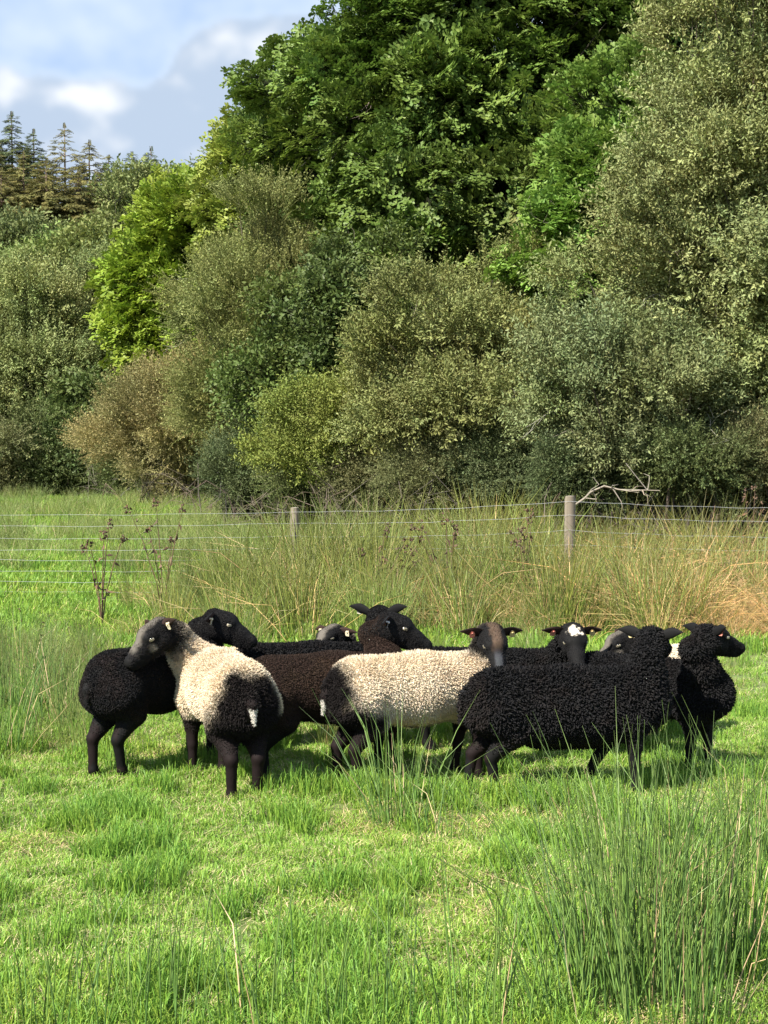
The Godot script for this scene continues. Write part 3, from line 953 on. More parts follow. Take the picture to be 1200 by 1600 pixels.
func sheep(o: Dictionary) -> void:
	var r := RandomNumberGenerator.new()
	r.seed = int(o.px * 7 + o.d * 100)
	var sc: float = o.get("size", 1.0)
	var a := deg_to_rad(o.turn)
	var x0: float = (o.px - 600.0) * o.d / FOCAL
	var where := on_ground(x0, -o.d)
	var t := base("sheep", where)
	t.basis = Basis(Vector3(cos(a), 0, sin(a)), Vector3.UP, Vector3(-sin(a), 0, cos(a))).scaled_local(Vector3(sc, sc * float(o.get("tall", 1.0)), sc))
	tag(t, o.label, "sheep", "flock of sheep")
	# head
	var head_world := at(o.head[0], o.head[1], o.head[2])
	var to_local := t.transform.affine_inverse()
	var hp := to_local * head_world
	var fa := deg_to_rad(o.face[0])
	var fp := deg_to_rad(o.face[1])
	var fwd := Vector3(cos(fa) * cos(fp), sin(fp), sin(fa) * cos(fp))
	fwd = (t.basis.inverse() * fwd).normalized()
	var right := fwd.cross(Vector3.UP).normalized()
	right = right.rotated(fwd, deg_to_rad(o.get("tilt", 0.0)))
	var hs: float = 1.13 / sc * float(o.get("head_size", 1.0))
	var head := Transform3D(Basis(fwd, right.cross(fwd), right).scaled_local(Vector3.ONE * hs), hp)
	# trunk and limbs
	var neck_end := head * Vector3(-0.075, -0.06, 0)
	var bones := [
		[Vector3(-0.34, 0.508, 0), Vector3(0.0, 0.496, 0), 0.166, 0.180, 1.16],
		[Vector3(0.0, 0.496, 0), Vector3(0.31, 0.505, 0), 0.180, 0.164, 1.2],
		[Vector3(0.29, 0.42, 0), Vector3(0.37, 0.48, 0), 0.12, 0.125, 1.1],
		[Vector3(-0.41, 0.455, 0), Vector3(-0.36, 0.505, 0), 0.115, 0.15, 1.14],
		[Vector3(0.33, 0.525, 0), Vector3(0.33, 0.525, 0).lerp(neck_end, 0.55) + Vector3(0.02, -0.02, 0), 0.125, 0.082],
		[Vector3(0.33, 0.525, 0).lerp(neck_end, 0.55) + Vector3(0.02, -0.02, 0), neck_end, 0.082, 0.062],
		[Vector3(-0.505, 0.555, 0), Vector3(-0.535, 0.49, 0.005), 0.026, 0.024, 1.0, 0.02],
		[Vector3(-0.535, 0.49, 0.005), Vector3(-0.548, 0.395, 0.01), 0.022, 0.010, 1.0, 0.014],
	]
	if o.get("belly", 0.0) > 0.0:
		bones.append([Vector3(-0.12, 0.49 - o.belly, 0), Vector3(0.12, 0.49 - o.belly, 0), 0.18, 0.18, 1.05])
	var step: Array = o.get("step", [0.0, 0.0, 0.0, 0.0])   # forefoot right, left, hindfoot right, left
	for k in 2:
		var s := 1.0 if k == 0 else -1.0
		var f: float = step[k]
		bones.append([Vector3(0.285, 0.40, 0.08 * s), Vector3(0.30 + f * 0.4, 0.27, 0.08 * s), 0.078, 0.039, 1.0, 0.05])
		bones.append([Vector3(0.30 + f * 0.4, 0.27, 0.08 * s), Vector3(0.295 + f * 0.7, 0.175, 0.08 * s), 0.036, 0.028, 1.0, 0.014])
		bones.append([Vector3(0.295 + f * 0.7, 0.175, 0.08 * s), Vector3(0.29 + f, 0.045, 0.08 * s), 0.026, 0.023, 1.0, 0.014])
		bones.append([Vector3(0.29 + f, 0.045, 0.08 * s), Vector3(0.315 + f, 0.012, 0.08 * s), 0.026, 0.028, 1.0, 0.014])
		var h: float = step[2 + k]
		bones.append([Vector3(-0.36, 0.445, 0.062 * s), Vector3(-0.30 + h * 0.2, 0.345, 0.078 * s), 0.125, 0.076, 1.0, 0.05])
		bones.append([Vector3(-0.30 + h * 0.2, 0.345, 0.078 * s), Vector3(-0.415 + h * 0.6, 0.215, 0.066 * s), 0.070, 0.034, 1.0, 0.014])
		bones.append([Vector3(-0.415 + h * 0.6, 0.215, 0.066 * s), Vector3(-0.40 + h, 0.05, 0.062 * s), 0.030, 0.024, 1.0, 0.014])
		bones.append([Vector3(-0.40 + h, 0.05, 0.062 * s), Vector3(-0.37 + h, 0.012, 0.062 * s), 0.027, 0.028, 1.0, 0.014])
	var body := grow(bones, 0.0125, 0.05)
	var s := Shape.new()
	s.v = body[0]
	s.n = body[1]
	s.i = body[2]
	var hoof := Color(0.02, 0.018, 0.016)
	var to_head := head.affine_inverse()
	for p in s.v:
		var c := nape(o, coat(o, p), to_head * p)
		if o.get("tail_tip", false) and p.x < -0.536 and absf(p.z) < 0.026 and p.y < 0.47:
			c = Color(0.40, 0.38, 0.34)
		s.c.append(hoof if p.y < 0.03 else c)
	var trunk_verts := s.v.size()
	var trunk_index := s.i.size()
	# the head joins the same surface
	var first := s.v.size()
	for k in head_shape[0].size():
		var p: Vector3 = head_shape[0][k]
		s.v.append(head * p)
		s.n.append((head.basis * head_shape[1][k]).normalized())
		s.c.append(head_coat(o, p))
	for k in head_shape[2]:
		s.i.append(first + k)
	var head_end := s.i.size()
	var inner := Color(0.045, 0.028, 0.024)
	var ears: Array = o.get("ears", [0.0, 0.0])
	add_ear(s, head, 1.0, Color(0.010, 0.009, 0.009), inner, ears[0])
	add_ear(s, head, -1.0, Color(0.010, 0.009, 0.009), inner, ears[1])
	put("body", s.mesh(), mat.skin, t)
	# eyes: amber-grey with a level dark pupil
	for side in [-1.0, 1.0]:
		var e := Shape.new()
		var rows := 10
		var cols := 14
		for j in rows + 1:
			for q in cols:
				var th := PI * j / rows
				var ph := TAU * q / cols
				var n := Vector3(sin(th) * cos(ph), sin(th) * sin(ph), cos(th) * side)
				var c := Color(0.40, 0.36, 0.25)
				if n.y > 0.42 or n.y < -0.5: c = Color(0.008, 0.008, 0.008)
				elif n.z * side > 0.75 and absf(n.y) < 0.22: c = Color(0.006, 0.006, 0.008)
				elif n.z * side < 0.52: c = Color(0.25, 0.23, 0.2)
				e.vert(n, n, c)
		for j in rows:
			for q in cols:
				e.quad(j * cols + q, j * cols + (q + 1) % cols, (j + 1) * cols + (q + 1) % cols, (j + 1) * cols + q)
		var eye := put("eye", e.mesh(), mat.eye, t)
		eye.transform = head * Transform3D(Basis.from_euler(Vector3(0, side * 0.5, 0)).scaled_local(Vector3(0.0155, 0.0125, 0.012)), Vector3(0.071, 0.008, 0.0490 * side))
	# ear tags: [side, colour]
	for g in o.get("tags", []):
		var side: float = g[0]
		var col: Color = g[1]
		var e := Shape.new()
		var outline := [Vector2(-0.006, 0.012), Vector2(0.006, 0.012), Vector2(0.013, 0.0), Vector2(0.013, -0.020), Vector2(0.009, -0.025), Vector2(-0.009, -0.025), Vector2(-0.013, -0.020), Vector2(-0.013, 0.0)]
		for z in [-0.0015, 0.0015]:
			var mid := e.vert(Vector3(0, -0.005, z), Vector3(0, 0, signf(z)), col)
			for q in 8:
				e.vert(Vector3(outline[q].x, outline[q].y, z), Vector3(0, 0, signf(z)), col)
			for q in 8:
				e.tri(mid, mid + 1 + q, mid + 1 + (q + 1) % 8)
		e.tube([Vector3(0, 0.004, -0.014), Vector3(0, 0.004, 0.006)], [0.0045, 0.0045], 8, col)
		var tag_ := put("ear_tag", e.mesh(), mat.plastic, t)
		var lift: float = ears[0] if side > 0.0 else ears[1]
		tag_.transform = head * Transform3D(Basis.from_euler(Vector3(0, PI / 2, r.randf_range(-0.4, 0.4))), Vector3(-0.012, 0.016 + lift * 0.5, 0.098 * side))
	# fleece: locks over all the trunk but the lower legs
	fleece(t, o, s, trunk_index, head.affine_inverse(), head_end, r)


func lock_mesh(curl: float) -> ArrayMesh:
	var s := Shape.new()
	var pts := []
	for k in 6:
		var f := k / 5.0
		pts.append(Vector3(sin(f * curl) * 0.26 * f, f * (1.0 - 0.18 * f * curl / 4.0), (1.0 - cos(f * curl)) * 0.26 * f))
	s.tube(pts, [0.17, 0.20, 0.18, 0.15, 0.11, 0.03], 5, Color(1, 1, 1), Color(1, 1, 1))
	return s.mesh()


var locks: Array


func fleece(parent: Node3D, o: Dictionary, s: Shape, index_count: int, to_head: Transform3D, head_end: int, r: RandomNumberGenerator) -> void:
	if locks.is_empty():
		locks = [lock_mesh(1.6), lock_mesh(3.2), lock_mesh(4.6)]
	var long: float = o.get("wool", 0.032)
	var wide: float = o.get("lock", 0.020)
	var want: float = o.get("dense", 16000.0)   # locks per square metre
	var sets := [[], [], []]
	var cols := [PackedColorArray(), PackedColorArray(), PackedColorArray()]
	var carry := 0.0
	var k := 0
	var short_coat: bool = o.get("smooth", false)
	var hood: float = o.get("hood", -0.03)
	while k < head_end:
		var ia := s.i[k]
		var ib := s.i[k + 1]
		var ic := s.i[k + 2]
		k += 3
		var pa := s.v[ia]
		var pb := s.v[ib]
		var pc := s.v[ic]
		var low := pa.y
		if low < 0.25: continue
		var thin := smoothstep(0.26, 0.43, low) if absf(pa.z) > 0.02 else 1.0
		if pa.x < -0.515 and absf(pa.z) < 0.03 and low < 0.53: thin = 0.12
		var in_head := to_head * pa
		if k > index_count:
			if in_head.x > hood + noise.get_noise_3d(pa.x * 200.0, pa.y * 200.0, pa.z * 200.0) * 0.02: continue
			thin = clampf((hood - in_head.x) / 0.06, 0.1, 0.8)
		carry += (pb - pa).cross(pc - pa).length() * 0.5 * want * (0.35 + 0.65 * thin)
		while carry > 1.0:
			carry -= 1.0
			var u := r.randf()
			var w := r.randf()
			if u + w > 1.0:
				u = 1.0 - u
				w = 1.0 - w
			var p := pa + (pb - pa) * u + (pc - pa) * w
			var n := (s.n[ia] + s.n[ib] + s.n[ic]).normalized()
			var dir := (n + Vector3(-0.25, -0.38, 0) + rand_dir(r) * 0.42).normalized()
			var sz := long * (0.2 + 0.8 * thin) * r.randf_range(0.7, 1.25)
			var b := frame_along(dir, r.randf() * TAU).scaled_local(Vector3(wide, sz, wide) * Vector3(r.randf_range(0.75, 1.2), 1, r.randf_range(0.75, 1.2)))
			var m := r.randi() % 3
			sets[m].append(Transform3D(b, p - n * sz * 0.25))
			var c := nape(o, coat(o, p), in_head)
			if o.get("tail_tip", false) and p.x < -0.536 and absf(p.z) < 0.026 and p.y < 0.47: c = Color(0.42, 0.40, 0.36)
			cols[m].append(jitter(c, 0.16, r))
	# short flat hair of the face, lying back
	carry = 0.0
	var back: Vector3 = to_head.affine_inverse().basis * Vector3(-1, -0.25, 0)
	back = back.normalized()
	var face_sets := [[], []]
	var face_cols := [PackedColorArray(), PackedColorArray()]
	k = index_count
	while k < head_end:
		var ia := s.i[k]
		var pa := s.v[ia]
		var pb := s.v[s.i[k + 1]]
		var pc := s.v[s.i[k + 2]]
		k += 3
		if (to_head * pa).x < hood - 0.03: continue
		carry += (pb - pa).cross(pc - pa).length() * 0.5 * 60000.0
		while carry > 1.0:
			carry -= 1.0
			var u := r.randf()
			var p := pa + (pb - pa) * u + (pc - pa) * r.randf() * (1.0 - u)
			var n := s.n[ia]
			var dir := (n * 0.45 + back + rand_dir(r) * 0.35).normalized()
			var m := r.randi() % 2
			face_sets[m].append(Transform3D(frame_along(dir, r.randf() * TAU).scaled_local(Vector3(0.008, r.randf_range(0.007, 0.013), 0.008)), p - n * 0.001))
			face_cols[m].append(jitter(head_coat(o, to_head * p), 0.2, r))
	var hair := Node3D.new()
	hair.name = "face_hair"
	hair.set_meta("kind", "stuff")
	parent.add_child(hair)
	for m in 2:
		many("short_hair", locks[m], mat.wool, face_sets[m], face_cols[m], hair)
	var f := Node3D.new()
	f.name = "fleece"
	f.set_meta("kind", "stuff")
	parent.add_child(f)
	for m in 3:
		many("wool_locks", locks[m], mat.wool, sets[m], cols[m], f)


func build_flock() -> void:
	make_head()
	var yellow := Color(0.78, 0.62, 0.30)
	var pale := Color(0.80, 0.72, 0.52)
	var pink := Color(0.62, 0.24, 0.18)
	var flock := [
		{label = "curly black sheep nearest on the right, side on, head turned away", coat = "black", px = 891.0, d = 7.72, turn = -5.0, size = 1.02, tall = 0.92, head = [1020.0, 1001.0, 7.82], face = [-62.0, -4.0], belly = 0.05, hood = 0.03, wool = 0.034, lock = 0.024, dense = 19000.0, step = [0.02, -0.20, 0.02, -0.10], tags = [[-1.0, yellow]], ears = [0.035, 0.035]},
		{label = "black sheep at the right end, looking right with its neck raised", coat = "black", px = 1016.0, d = 8.40, turn = 38.0, size = 0.97, tall = 0.90, head = [1108.0, 996.0, 8.1], face = [-28.0, -6.0], hood = 0.03, wool = 0.032, lock = 0.023, dense = 19000.0, tags = [[1.0, pink], [-1.0, yellow]], ears = [0.05, 0.03], step = [0.0, 0.04, 0.0, 0.0]},
		{label = "grey-faced cream sheep mostly hidden behind the nearest curly black sheep", coat = "cream", px = 1032.0, d = 9.25, turn = 122.0, size = 0.84, tall = 0.93, head = [978.0, 1001.0, 8.80], face = [160.0, -22.0], face_mark = "grey", tags = [[-1.0, yellow]]},
		{label = "black sheep with a white patch on top of its head, facing the camera", coat = "black", px = 768.0, d = 8.95, turn = 4.0, size = 0.94, tall = 0.93, head = [896.0, 994.0, 8.62], face = [86.0, -30.0], face_mark = "white", wool = 0.026, tags = [[1.0, pink], [-1.0, yellow]]},
		{label = "cream sheep with dark rump in the middle, brown face to the camera", coat = "cream", px = 655.0, d = 8.05, turn = -24.0, size = 1.0, head = [770.0, 997.0, 8.22], face = [80.0, -36.0], face_mark = "brown", tail_tip = true, wool = 0.027, lock = 0.0115, dense = 42000.0, tags = [[1.0, pink], [-1.0, yellow]], step = [0.02, -0.04, 0.03, -0.04]},
		{label = "dark brown sheep in profile with black head looking right", coat = "brown", px = 520.0, d = 8.12, turn = -22.0, size = 0.99, head = [611.0, 977.0, 8.32], face = [4.0, -16.0], wool = 0.014, lock = 0.0105, dense = 40000.0, tags = [[1.0, Color(0.7, 0.7, 0.7)]]},
		{label = "black sheep behind the brown one, showing the back of its head", coat = "black", px = 492.0, d = 8.95, turn = -8.0, size = 0.97, tall = 0.93, head = [592.0, 964.0, 9.1], face = [-84.0, 0.0], wool = 0.028, tags = [[-1.0, pale]], ears = [0.05, 0.05]},
		{label = "half-hidden sheep of which only a grey-brown head shows above the black backs", coat = "cream", px = 452.0, d = 9.55, turn = 6.0, size = 0.86, tall = 0.88, head = [520.0, 992.0, 9.25], face = [128.0, -16.0], face_mark = "grey", tags = [[1.0, pale], [-1.0, pale]], head_size = 0.95},
		{label = "cream sheep on the left, dark rump to the camera, grey face turned left", coat = "cream", px = 346.0, d = 7.95, turn = -111.0, size = 1.04, head = [246.0, 988.0, 8.10], face = [140.0, -28.0], face_mark = "grey", tail_tip = true, wool = 0.027, lock = 0.0115, dense = 42000.0, tags = [[1.0, pale], [-1.0, pale]], ears = [0.0, 0.05]},
		{label = "black sheep at the left end, head looking right above the cream back", coat = "black", px = 252.0, d = 8.36, turn = -52.0, size = 1.0, head = [339.0, 972.0, 8.6], face = [6.0, -15.0], wool = 0.015, lock = 0.0125, dense = 34000.0, tags = [[1.0, pale]], step = [0.0, 0.0, 0.05, -0.04]},
	]
	for o in flock:
		sheep(o)


# ---------------------------------------------------------------- rushes, grass and weeds
func rush_mesh(which: int, stems: int, spread: float, lean: float, dead: float, thick := 0.0016, fresh := false) -> ArrayMesh:
	var r := RandomNumberGenerator.new()
	r.seed = 900 + which
	var s := Shape.new()
	for k in stems:
		var a := r.randf() * TAU
		var q := sqrt(r.randf()) * spread
		var foot := Vector3(cos(a) * q, -0.02, sin(a) * q)
		var out := (Vector3(cos(a), 0, sin(a)) * (q / maxf(spread, 0.01)) + Vector3(r.randf_range(-1, 1), 0, r.randf_range(-1, 1)) * 0.7)
		var h := r.randf_range(0.5, 1.0)
		var l := lean * r.randf_range(0.3, 1.2)
		var bow := r.randf_range(-0.05, 0.18) * lean
		var c := Color(0.145, 0.215, 0.045)
		var roll := r.randf()
		if roll < 0.3: c = Color(0.22, 0.295, 0.075)
		elif roll < (0.62 if fresh else 0.45): c = Color(0.085, 0.145, 0.036)
		if fresh: c = Color(c.r * 0.76, c.g * 0.95, c.b * 0.9)
		c = jitter(c, 0.28, r)
		var tip := c.lerp(Color(0.20, 0.17, 0.07), 0.2 if fresh else 0.5)
		if r.randf() < dead:
			c = jitter(Color(0.46, 0.36, 0.19), 0.25, r)
			tip = c * 1.15
			l *= 1.7
			bow *= 2.5
			h *= 0.85
		var pts := [foot, foot + Vector3.UP * h * 0.36 + out * l * h * 0.28, foot + Vector3.UP * h * 0.70 + out * (l * h * 0.62), foot + Vector3.UP * h * (1.0 - bow) + out * (l * h + bow * 1.2)]
		var w := thick * r.randf_range(0.75, 1.25)
		s.tube(pts, [w, w, w * 0.8, w * 0.15], 3, c, tip)
		if r.randf() < 0.12 and thick < 0.0025:
			# the small brown flower tuft on the side of the stem
			var p: Vector3 = pts[2].lerp(pts[3], 0.4)
			for j in 3:
				s.tube([p, p + (rand_dir(r) + Vector3.UP) * 0.012, p + (rand_dir(r) + Vector3.UP) * 0.022], [0.001, 0.003, 0.001], 3, Color(0.13, 0.085, 0.045))
	return s.mesh()


func rush_clump(px: float, d: float, high: float, stems: int, spread: float, lean: float, dead: float, label: String, which: int, thick := 0.0016) -> void:
	var x: float = (px - 600.0) * d / FOCAL
	var o := put("rush_clump", rush_mesh(which, stems, spread / high, lean, dead, thick / high, true), mat.rush)
	o.position = on_ground(x, -d)
	o.scale = Vector3.ONE * high
	tag(o, label, "rushes", "rush clumps in the grass")


func build_rushes() -> void:
	rush_clump(985, 4.72, 0.92, 190, 0.18, 0.34, 0.07, "largest green rush clump at the bottom right corner's left side", 1, 0.0023)
	rush_clump(1130, 4.95, 0.86, 150, 0.19, 0.30, 0.07, "upright green rush clump in the bottom right corner", 2, 0.0023)
	rush_clump(1010, 5.6, 0.80, 70, 0.20, 0.35, 0.08, "looser rush clump behind the largest one at the bottom right", 3, 0.002)
	rush_clump(1060, 4.4, 0.62, 90, 0.18, 0.32, 0.06, "dense low rush clump at the bottom edge between the two right clumps", 17, 0.0023)
	rush_clump(1195, 6.2, 0.75, 60, 0.16, 0.32, 0.06, "rush clump cut by the right picture edge", 4, 0.002)
	rush_clump(905, 4.45, 0.75, 34, 0.14, 0.55, 0.05, "splayed outer rush stems left of the bottom right clump", 5, 0.0022)
	rush_clump(622, 7.05, 0.66, 62, 0.13, 0.42, 0.10, "rush clump standing before the middle cream sheep", 6, 0.0022)
	rush_clump(690, 6.75, 0.42, 26, 0.12, 0.5, 0.10, "short thin rush clump right of the middle one", 7)
	rush_clump(930, 7.05, 0.50, 16, 0.16, 0.5, 0.25, "few pale rush stems before the nearest black sheep's legs", 8)
	rush_clump(80, 4.35, 0.50, 26, 0.22, 0.35, 0.02, "sparse dark rush stems in the bottom left corner", 9, 0.0024)
	rush_clump(235, 4.4, 0.58, 24, 0.20, 0.3, 0.02, "sparse rush stems second from the bottom left corner", 10, 0.0024)
	rush_clump(420, 4.35, 0.58, 24, 0.22, 0.3, 0.04, "sparse rush stems at the bottom left of the middle", 11, 0.0024)
	rush_clump(570, 4.35, 0.50, 22, 0.2, 0.32, 0.06, "sparse rush stems at the bottom middle", 12, 0.0024)
	rush_clump(735, 4.4, 0.6, 30, 0.2, 0.34, 0.04, "sparse rush stems left of the bottom right clumps", 13, 0.0024)
	rush_clump(25, 10.3, 0.85, 140, 0.24, 0.36, 0.1, "tall rush clump at the left edge behind the flock", 14, 0.002)
	rush_clump(95, 9.7, 0.7, 110, 0.24, 0.38, 0.1, "rush clump just left of the leftmost black sheep", 15, 0.002)
	rush_clump(-10, 8.8, 0.7, 90, 0.2, 0.36, 0.1, "rush clump cut by the left picture edge", 16, 0.002)

	# the bed of rushes along the fence and the patches in the field: nobody could count them
	var green := [rush_mesh(31, 40, 0.15, 0.34, 0.06, 0.0036), rush_mesh(32, 40, 0.18, 0.46, 0.14, 0.0036)]
	var mixed := [rush_mesh(33, 40, 0.17, 0.5, 0.42, 0.0036), rush_mesh(34, 36, 0.2, 0.75, 0.8, 0.0034)]
	var sets := [[], [], [], []]
	var cols := [PackedColorArray(), PackedColorArray(), PackedColorArray(), PackedColorArray()]
	var r := RandomNumberGenerator.new()
	r.seed = 55
	for k in 4080:
		var d := r.randf_range(13.6, 21.5)
		var px := r.randf_range(-160.0, 1360.0)
		var fill := smoothstep(120.0, 420.0, px) * 0.75 + 0.25 * smoothstep(440.0, 620.0, px)
		if px < 480.0 and d > 17.6: fill *= 0.15
		if d > 19.5 and px < 650.0: fill *= 0.35
		if d < 15.0: fill *= 0.75
		var x: float = (px - 600.0) * d / FOCAL
		fill *= smoothstep(-0.35, 0.15, noise.get_noise_2d(x * 17.0, d * 17.0))
		if r.randf() > fill: continue
		var tan := smoothstep(560.0, 1150.0, px) * 0.75 + noise.get_noise_2d(x * 11.0 + 40.0, d * 11.0) * 0.9 + 0.22
		var m := 0
		if r.randf() < tan: m = 2 + int(r.randf() < tan * 0.75)
		else: m = r.randi() % 2
		var h := r.randf_range(0.6, 1.2) * (0.72 + 0.28 * smoothstep(150.0, 520.0, px)) * lerpf(0.8, 1.0, smoothstep(13.6, 15.5, d))
		if m == 3: h *= 0.8
		h *= 0.92 + 0.7 * noise.get_noise_2d(x * 19.0 + 11.0, d * 19.0)
		var b := Basis(Vector3.UP, r.randf() * TAU).scaled_local(Vector3(1.0, 1.0, 1.0) * h)
		sets[m].append(Transform3D(b, on_ground(x, -d)))
		cols[m].append(jitter(Color(0.98, 1.02, 0.85).lerp(Color(1.25, 1.02, 0.85), clampf(tan, 0.0, 1.0) * 0.8), 0.34, r))
	# patches out in the field on the left
	for k in 2600:
		var d := r.randf_range(20.0, 52.0)
		var px := r.randf_range(-80.0, 600.0)
		var x: float = (px - 600.0) * d / FOCAL
		var fill := smoothstep(-0.12, 0.2, noise.get_noise_2d(x * 2.2 + 5.0, d * 2.2)) * 0.7
		if d > 43.5: fill = 1.0
		if r.randf() > fill: continue
		var far := d > 43.5
		var m := 2 if far and r.randf() < 0.75 else r.randi() % 2
		var b := Basis(Vector3.UP, r.randf() * TAU).scaled_local(Vector3(1.5, 1.0, 1.5) * (r.randf_range(0.35, 0.6) if not far else r.randf_range(0.5, 0.8)))
		sets[m].append(Transform3D(b, on_ground(x, -d)))
		cols[m].append(jitter(Color(1.15, 1.2, 1.15) if not far else Color(1.9, 1.6, 1.2), 0.18, r))
	# thin fringe round the flock, left
	for k in 150:
		var d := r.randf_range(8.8, 13.5)
		var px := r.randf_range(-80.0, 150.0) if k % 3 else r.randf_range(150.0, 1250.0)
		var x: float = (px - 600.0) * d / FOCAL
		var m := r.randi() % 2
		sets[m].append(Transform3D(Basis(Vector3.UP, r.randf() * TAU).scaled_local(Vector3.ONE * r.randf_range(0.25, 0.5)), on_ground(x, -d)))
		cols[m].append(jitter(Color(1, 1, 1), 0.18, r))
	var bed := Node3D.new()
	bed.name = "rush_bed"
	add_child(bed)
	tag(bed, "bed of tall green and straw rushes along the wire fence", "rushes", "", "stuff")
	for m in 4:
		many("rush_stems", (green + mixed)[m], mat.rush, sets[m], cols[m], bed)


func build_weeds() -> void:
	# dead dock and thistle stems: foot x, distance, height, lean, label
	var spots := [
		[158.0, 14.6, 1.02, -0.05, "dead brown thistle with curled leaves, left of the taller one"],
		[255.0, 14.9, 1.22, 0.06, "tallest dead brown thistle with spread stems, left of the shorter post"],
		[590.0, 15.2, 1.05, 0.04, "dead brown dock stem between the posts, nearer the shorter one"],
		[700.0, 15.0, 1.15, 0.02, "thin dead dock stem midway between the posts"],
		[822.0, 15.4, 1.12, -0.03, "dark dead dock stem just left of the taller post"],
		[1175.0, 17.5, 1.32, 0.03, "dead seedhead stem by the right picture edge"],
	]
	for w in spots:
		var r := RandomNumberGenerator.new()
		r.seed = int(w[0])
		var x: float = (w[0] - 600.0) * w[1] / FOCAL
		var root := base("dead_weed", on_ground(x, -w[1]))
		tag(root, w[4], "weed", "dead weeds along the fence")
		var brown := Color(0.105, 0.062, 0.038)
		for k in 5:
			var s := Shape.new()
			var out := Vector3(r.randf_range(-0.42, 0.42) + w[3], 0, r.randf_range(-0.2, 0.2))
			var h: float = w[2] * (r.randf_range(0.7, 1.0) if k else 1.0)
			if k == 0: out *= 0.25
			var pts := [Vector3.ZERO, Vector3.UP * h * 0.35 + out * 0.18, Vector3.UP * h * 0.7 + out * 0.55, Vector3.UP * h + out]
			s.tube(pts, [0.007, 0.006, 0.0045, 0.002], 5, jitter(brown, 0.2, r))
			put("stem", s.mesh(), mat.dry, root)
			var hd := Shape.new()
			for q in 9:
				var p: Vector3 = pts[3] + rand_dir(r) * 0.03 - Vector3.UP * r.randf() * (0.16 if w[0] > 500.0 else 0.05)
				hd.tube([p, p + rand_dir(r) * 0.015, p + rand_dir(r) * 0.03], [0.004, 0.011, 0.002], 5, jitter(brown, 0.3, r))
			put("seed_head", hd.mesh(), mat.dry, root).set_meta("kind", "stuff")
			var lf := Shape.new()
			for q in 4:
				var p: Vector3 = pts[1].lerp(pts[2], r.randf_range(0.0, 1.6))
				var dir := rand_dir(r)
				leaf(lf, p, (dir + Vector3.DOWN * 0.5).normalized(), rand_dir(r), r.randf_range(0.05, 0.1), 0.03, jitter(Color(0.12, 0.075, 0.045), 0.3, r), 0.6)
			put("curled_leaves", lf.mesh(), mat.dry, root).set_meta("kind", "stuff")
	# a pale fallen limb caught in the bushes
	var r2 := RandomNumberGenerator.new()
	r2.seed = 3
	var s := Shape.new()
	var grey := Color(0.27, 0.235, 0.185)
	var foot := on_ground(at(872, 800, 19.2).x, -19.2)
	var line := [foot, at(895, 792, 19.2), at(912, 778, 19.15), at(926, 771, 19.1), at(945, 763, 19.1), at(962, 766, 19.05), at(985, 764, 19.0), at(1006, 769, 18.95), at(1028, 768, 18.9)]
	var thick := []
	for k in line.size():
		line[k] += rand_dir(r2) * 0.03 if k else Vector3.ZERO
		thick.append(0.019 - 0.0018 * k)
	s.tube(line, thick, 7, grey)
	for k in 14:
		var b: Vector3 = line[2 + k % 6].lerp(line[3 + k % 6], r2.randf())
		var dir := (Vector3(0.6, 0.1, 0.1) + rand_dir(r2) * 0.9).normalized()
		var size := r2.randf_range(0.12, 0.4)
		var m := b + dir * size * 0.5
		s.tube([b, m, m + (dir + rand_dir(r2) * 0.6) * size * 0.4, m + (dir + rand_dir(r2) * 0.8) * size * 0.7], [0.008, 0.006, 0.0045, 0.0015], 5, jitter(grey, 0.2, r2))
	var o := put("fallen_branch", s.mesh(), mat.bark)
	tag(o, "pale bare fallen branch lying in the rushes right of the taller post", "branch")


func grass_mesh(which: int, blades: int, spread: float, high: float, straw: float, wide: float, bend := 0.6) -> ArrayMesh:
	var r := RandomNumberGenerator.new()
	r.seed = 300 + which
	var s := Shape.new()
	for k in blades:
		var a := r.randf() * TAU
		var q := sqrt(r.randf()) * spread
		var foot := Vector3(cos(a) * q, -0.01, sin(a) * q)
		var b := r.randf() * TAU
		var out := Vector3(cos(b), 0, sin(b))
		var h := high * r.randf_range(0.45, 1.15)
		var l := h * bend * r.randf_range(0.2, 1.4)
		var c := Color(0.20, 0.335, 0.045)
		var roll := r.randf()
		if roll < 0.25: c = Color(0.26, 0.38, 0.055)
		elif roll < 0.5: c = Color(0.14, 0.27, 0.04)
		c = jitter(c, 0.18, r)
		var tip := c * 1.12
		if r.randf() < straw:
			c = jitter(Color(0.56, 0.46, 0.24), 0.25, r)
			tip = c * 1.1
			l *= 1.6
			h *= 0.8
		var side := Vector3(-out.z, 0, out.x).rotated(Vector3.UP, r.randf_range(-0.7, 0.7))
		var w := wide * r.randf_range(0.7, 1.2)
		s.ribbon([foot, foot + Vector3.UP * h * 0.5 + out * l * 0.2, foot + Vector3.UP * h * 0.85 + out * l * 0.6, foot + Vector3.UP * h * 0.9 + out * l], [w, w * 0.9, w * 0.55, 0.0], side, c * 0.95, tip, 0.35)
	return s.mesh()


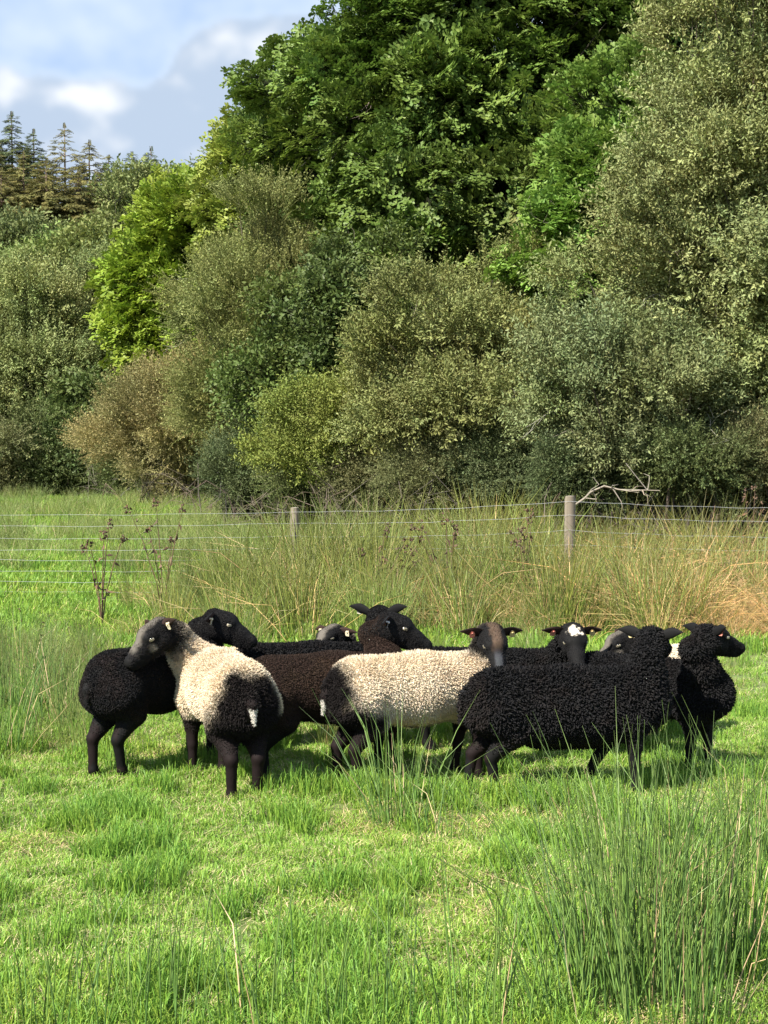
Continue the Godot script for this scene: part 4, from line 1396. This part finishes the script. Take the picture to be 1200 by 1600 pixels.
func build_grass() -> void:
	var meshes := [
		grass_mesh(1, 18, 0.055, 0.055, 0.08, 0.0020, 0.85),
		grass_mesh(2, 18, 0.055, 0.055, 0.24, 0.0020, 0.95),
		grass_mesh(3, 18, 0.055, 0.05, 0.5, 0.0019, 1.2),
		grass_mesh(4, 22, 0.045, 0.095, 0.03, 0.0021, 0.75),
		grass_mesh(5, 30, 0.14, 0.13, 0.10, 0.0042),
		grass_mesh(6, 30, 0.16, 0.14, 0.22, 0.0046),
	]
	var sets := []
	var cols := []
	for m in meshes:
		sets.append([])
		cols.append(PackedColorArray())
	var r := RandomNumberGenerator.new()
	r.seed = 77
	# [from, to, tufts per square metre, coarse]
	for ring in [[3.2, 7.0, 900.0, false], [7.0, 10.5, 700.0, false], [10.5, 16.0, 260.0, false], [13.0, 24.0, 60.0, true], [24.0, 62.0, 17.0, true]]:
		var area: float = (ring[1] - ring[0]) * ((ring[0] + ring[1]) * 0.3 + 1.4)
		for k in int(area * ring[2]):
			var d: float = sqrt(r.randf_range(ring[0] * ring[0], ring[1] * ring[1]))
			var half := d * 0.3 + 0.7
			var x := r.randf_range(-half, half)
			if ring[3] and d > 22.0 and x > 1.5: continue
			var n := noise.get_noise_2d(x * 16.0, d * 16.0)
			var n2 := noise.get_noise_2d(x * 5.0 + 300.0, d * 5.0)
			var n3 := noise.get_noise_2d(x * 22.0 - 90.0, d * 22.0)
			var m := 0
			var h := 1.0 + n * 0.65
			if ring[3]:
				m = 4 + int(r.randf() < 0.35 + n2 * 0.8)
			else:
				if r.randf() < 0.34 + n2 * 0.9: m = 1
				if r.randf() < smoothstep(0.0, 0.5, n2 + n3 * 0.5 + 0.05) * 0.6: m = 2
				if n > 0.22 and r.randf() < 0.6: m = 3
				if d < 4.9 and x < 0.6 and r.randf() < 0.35: m = 3
			h *= r.randf_range(0.75, 1.25)
			var b := Basis(Vector3.UP, r.randf() * TAU).scaled_local(Vector3(1.0, clampf(h, 0.4, 1.8), 1.0) * r.randf_range(0.9, 1.15))
			sets[m].append(Transform3D(b, on_ground(x, -d)))
			var tint := Color(1, 1.04, 1.1).lerp(Color(1.18, 1.08, 1.05), clampf(n2 * 1.4 + 0.3, 0.0, 1.0)).lerp(Color(0.72, 0.86, 0.95), clampf(n * 1.3, 0.0, 1.0))
			cols[m].append(jitter(tint, 0.12, r))
	var meadow := Node3D.new()
	meadow.name = "meadow_grass"
	add_child(meadow)
	tag(meadow, "bright green short meadow grass with straw-coloured bits", "grass", "", "stuff")
	var total := 0
	for m in meshes.size():
		total += sets[m].size()
		many("grass_tufts", meshes[m], mat.grass, sets[m], cols[m], meadow)
	print("grass tufts ", total)
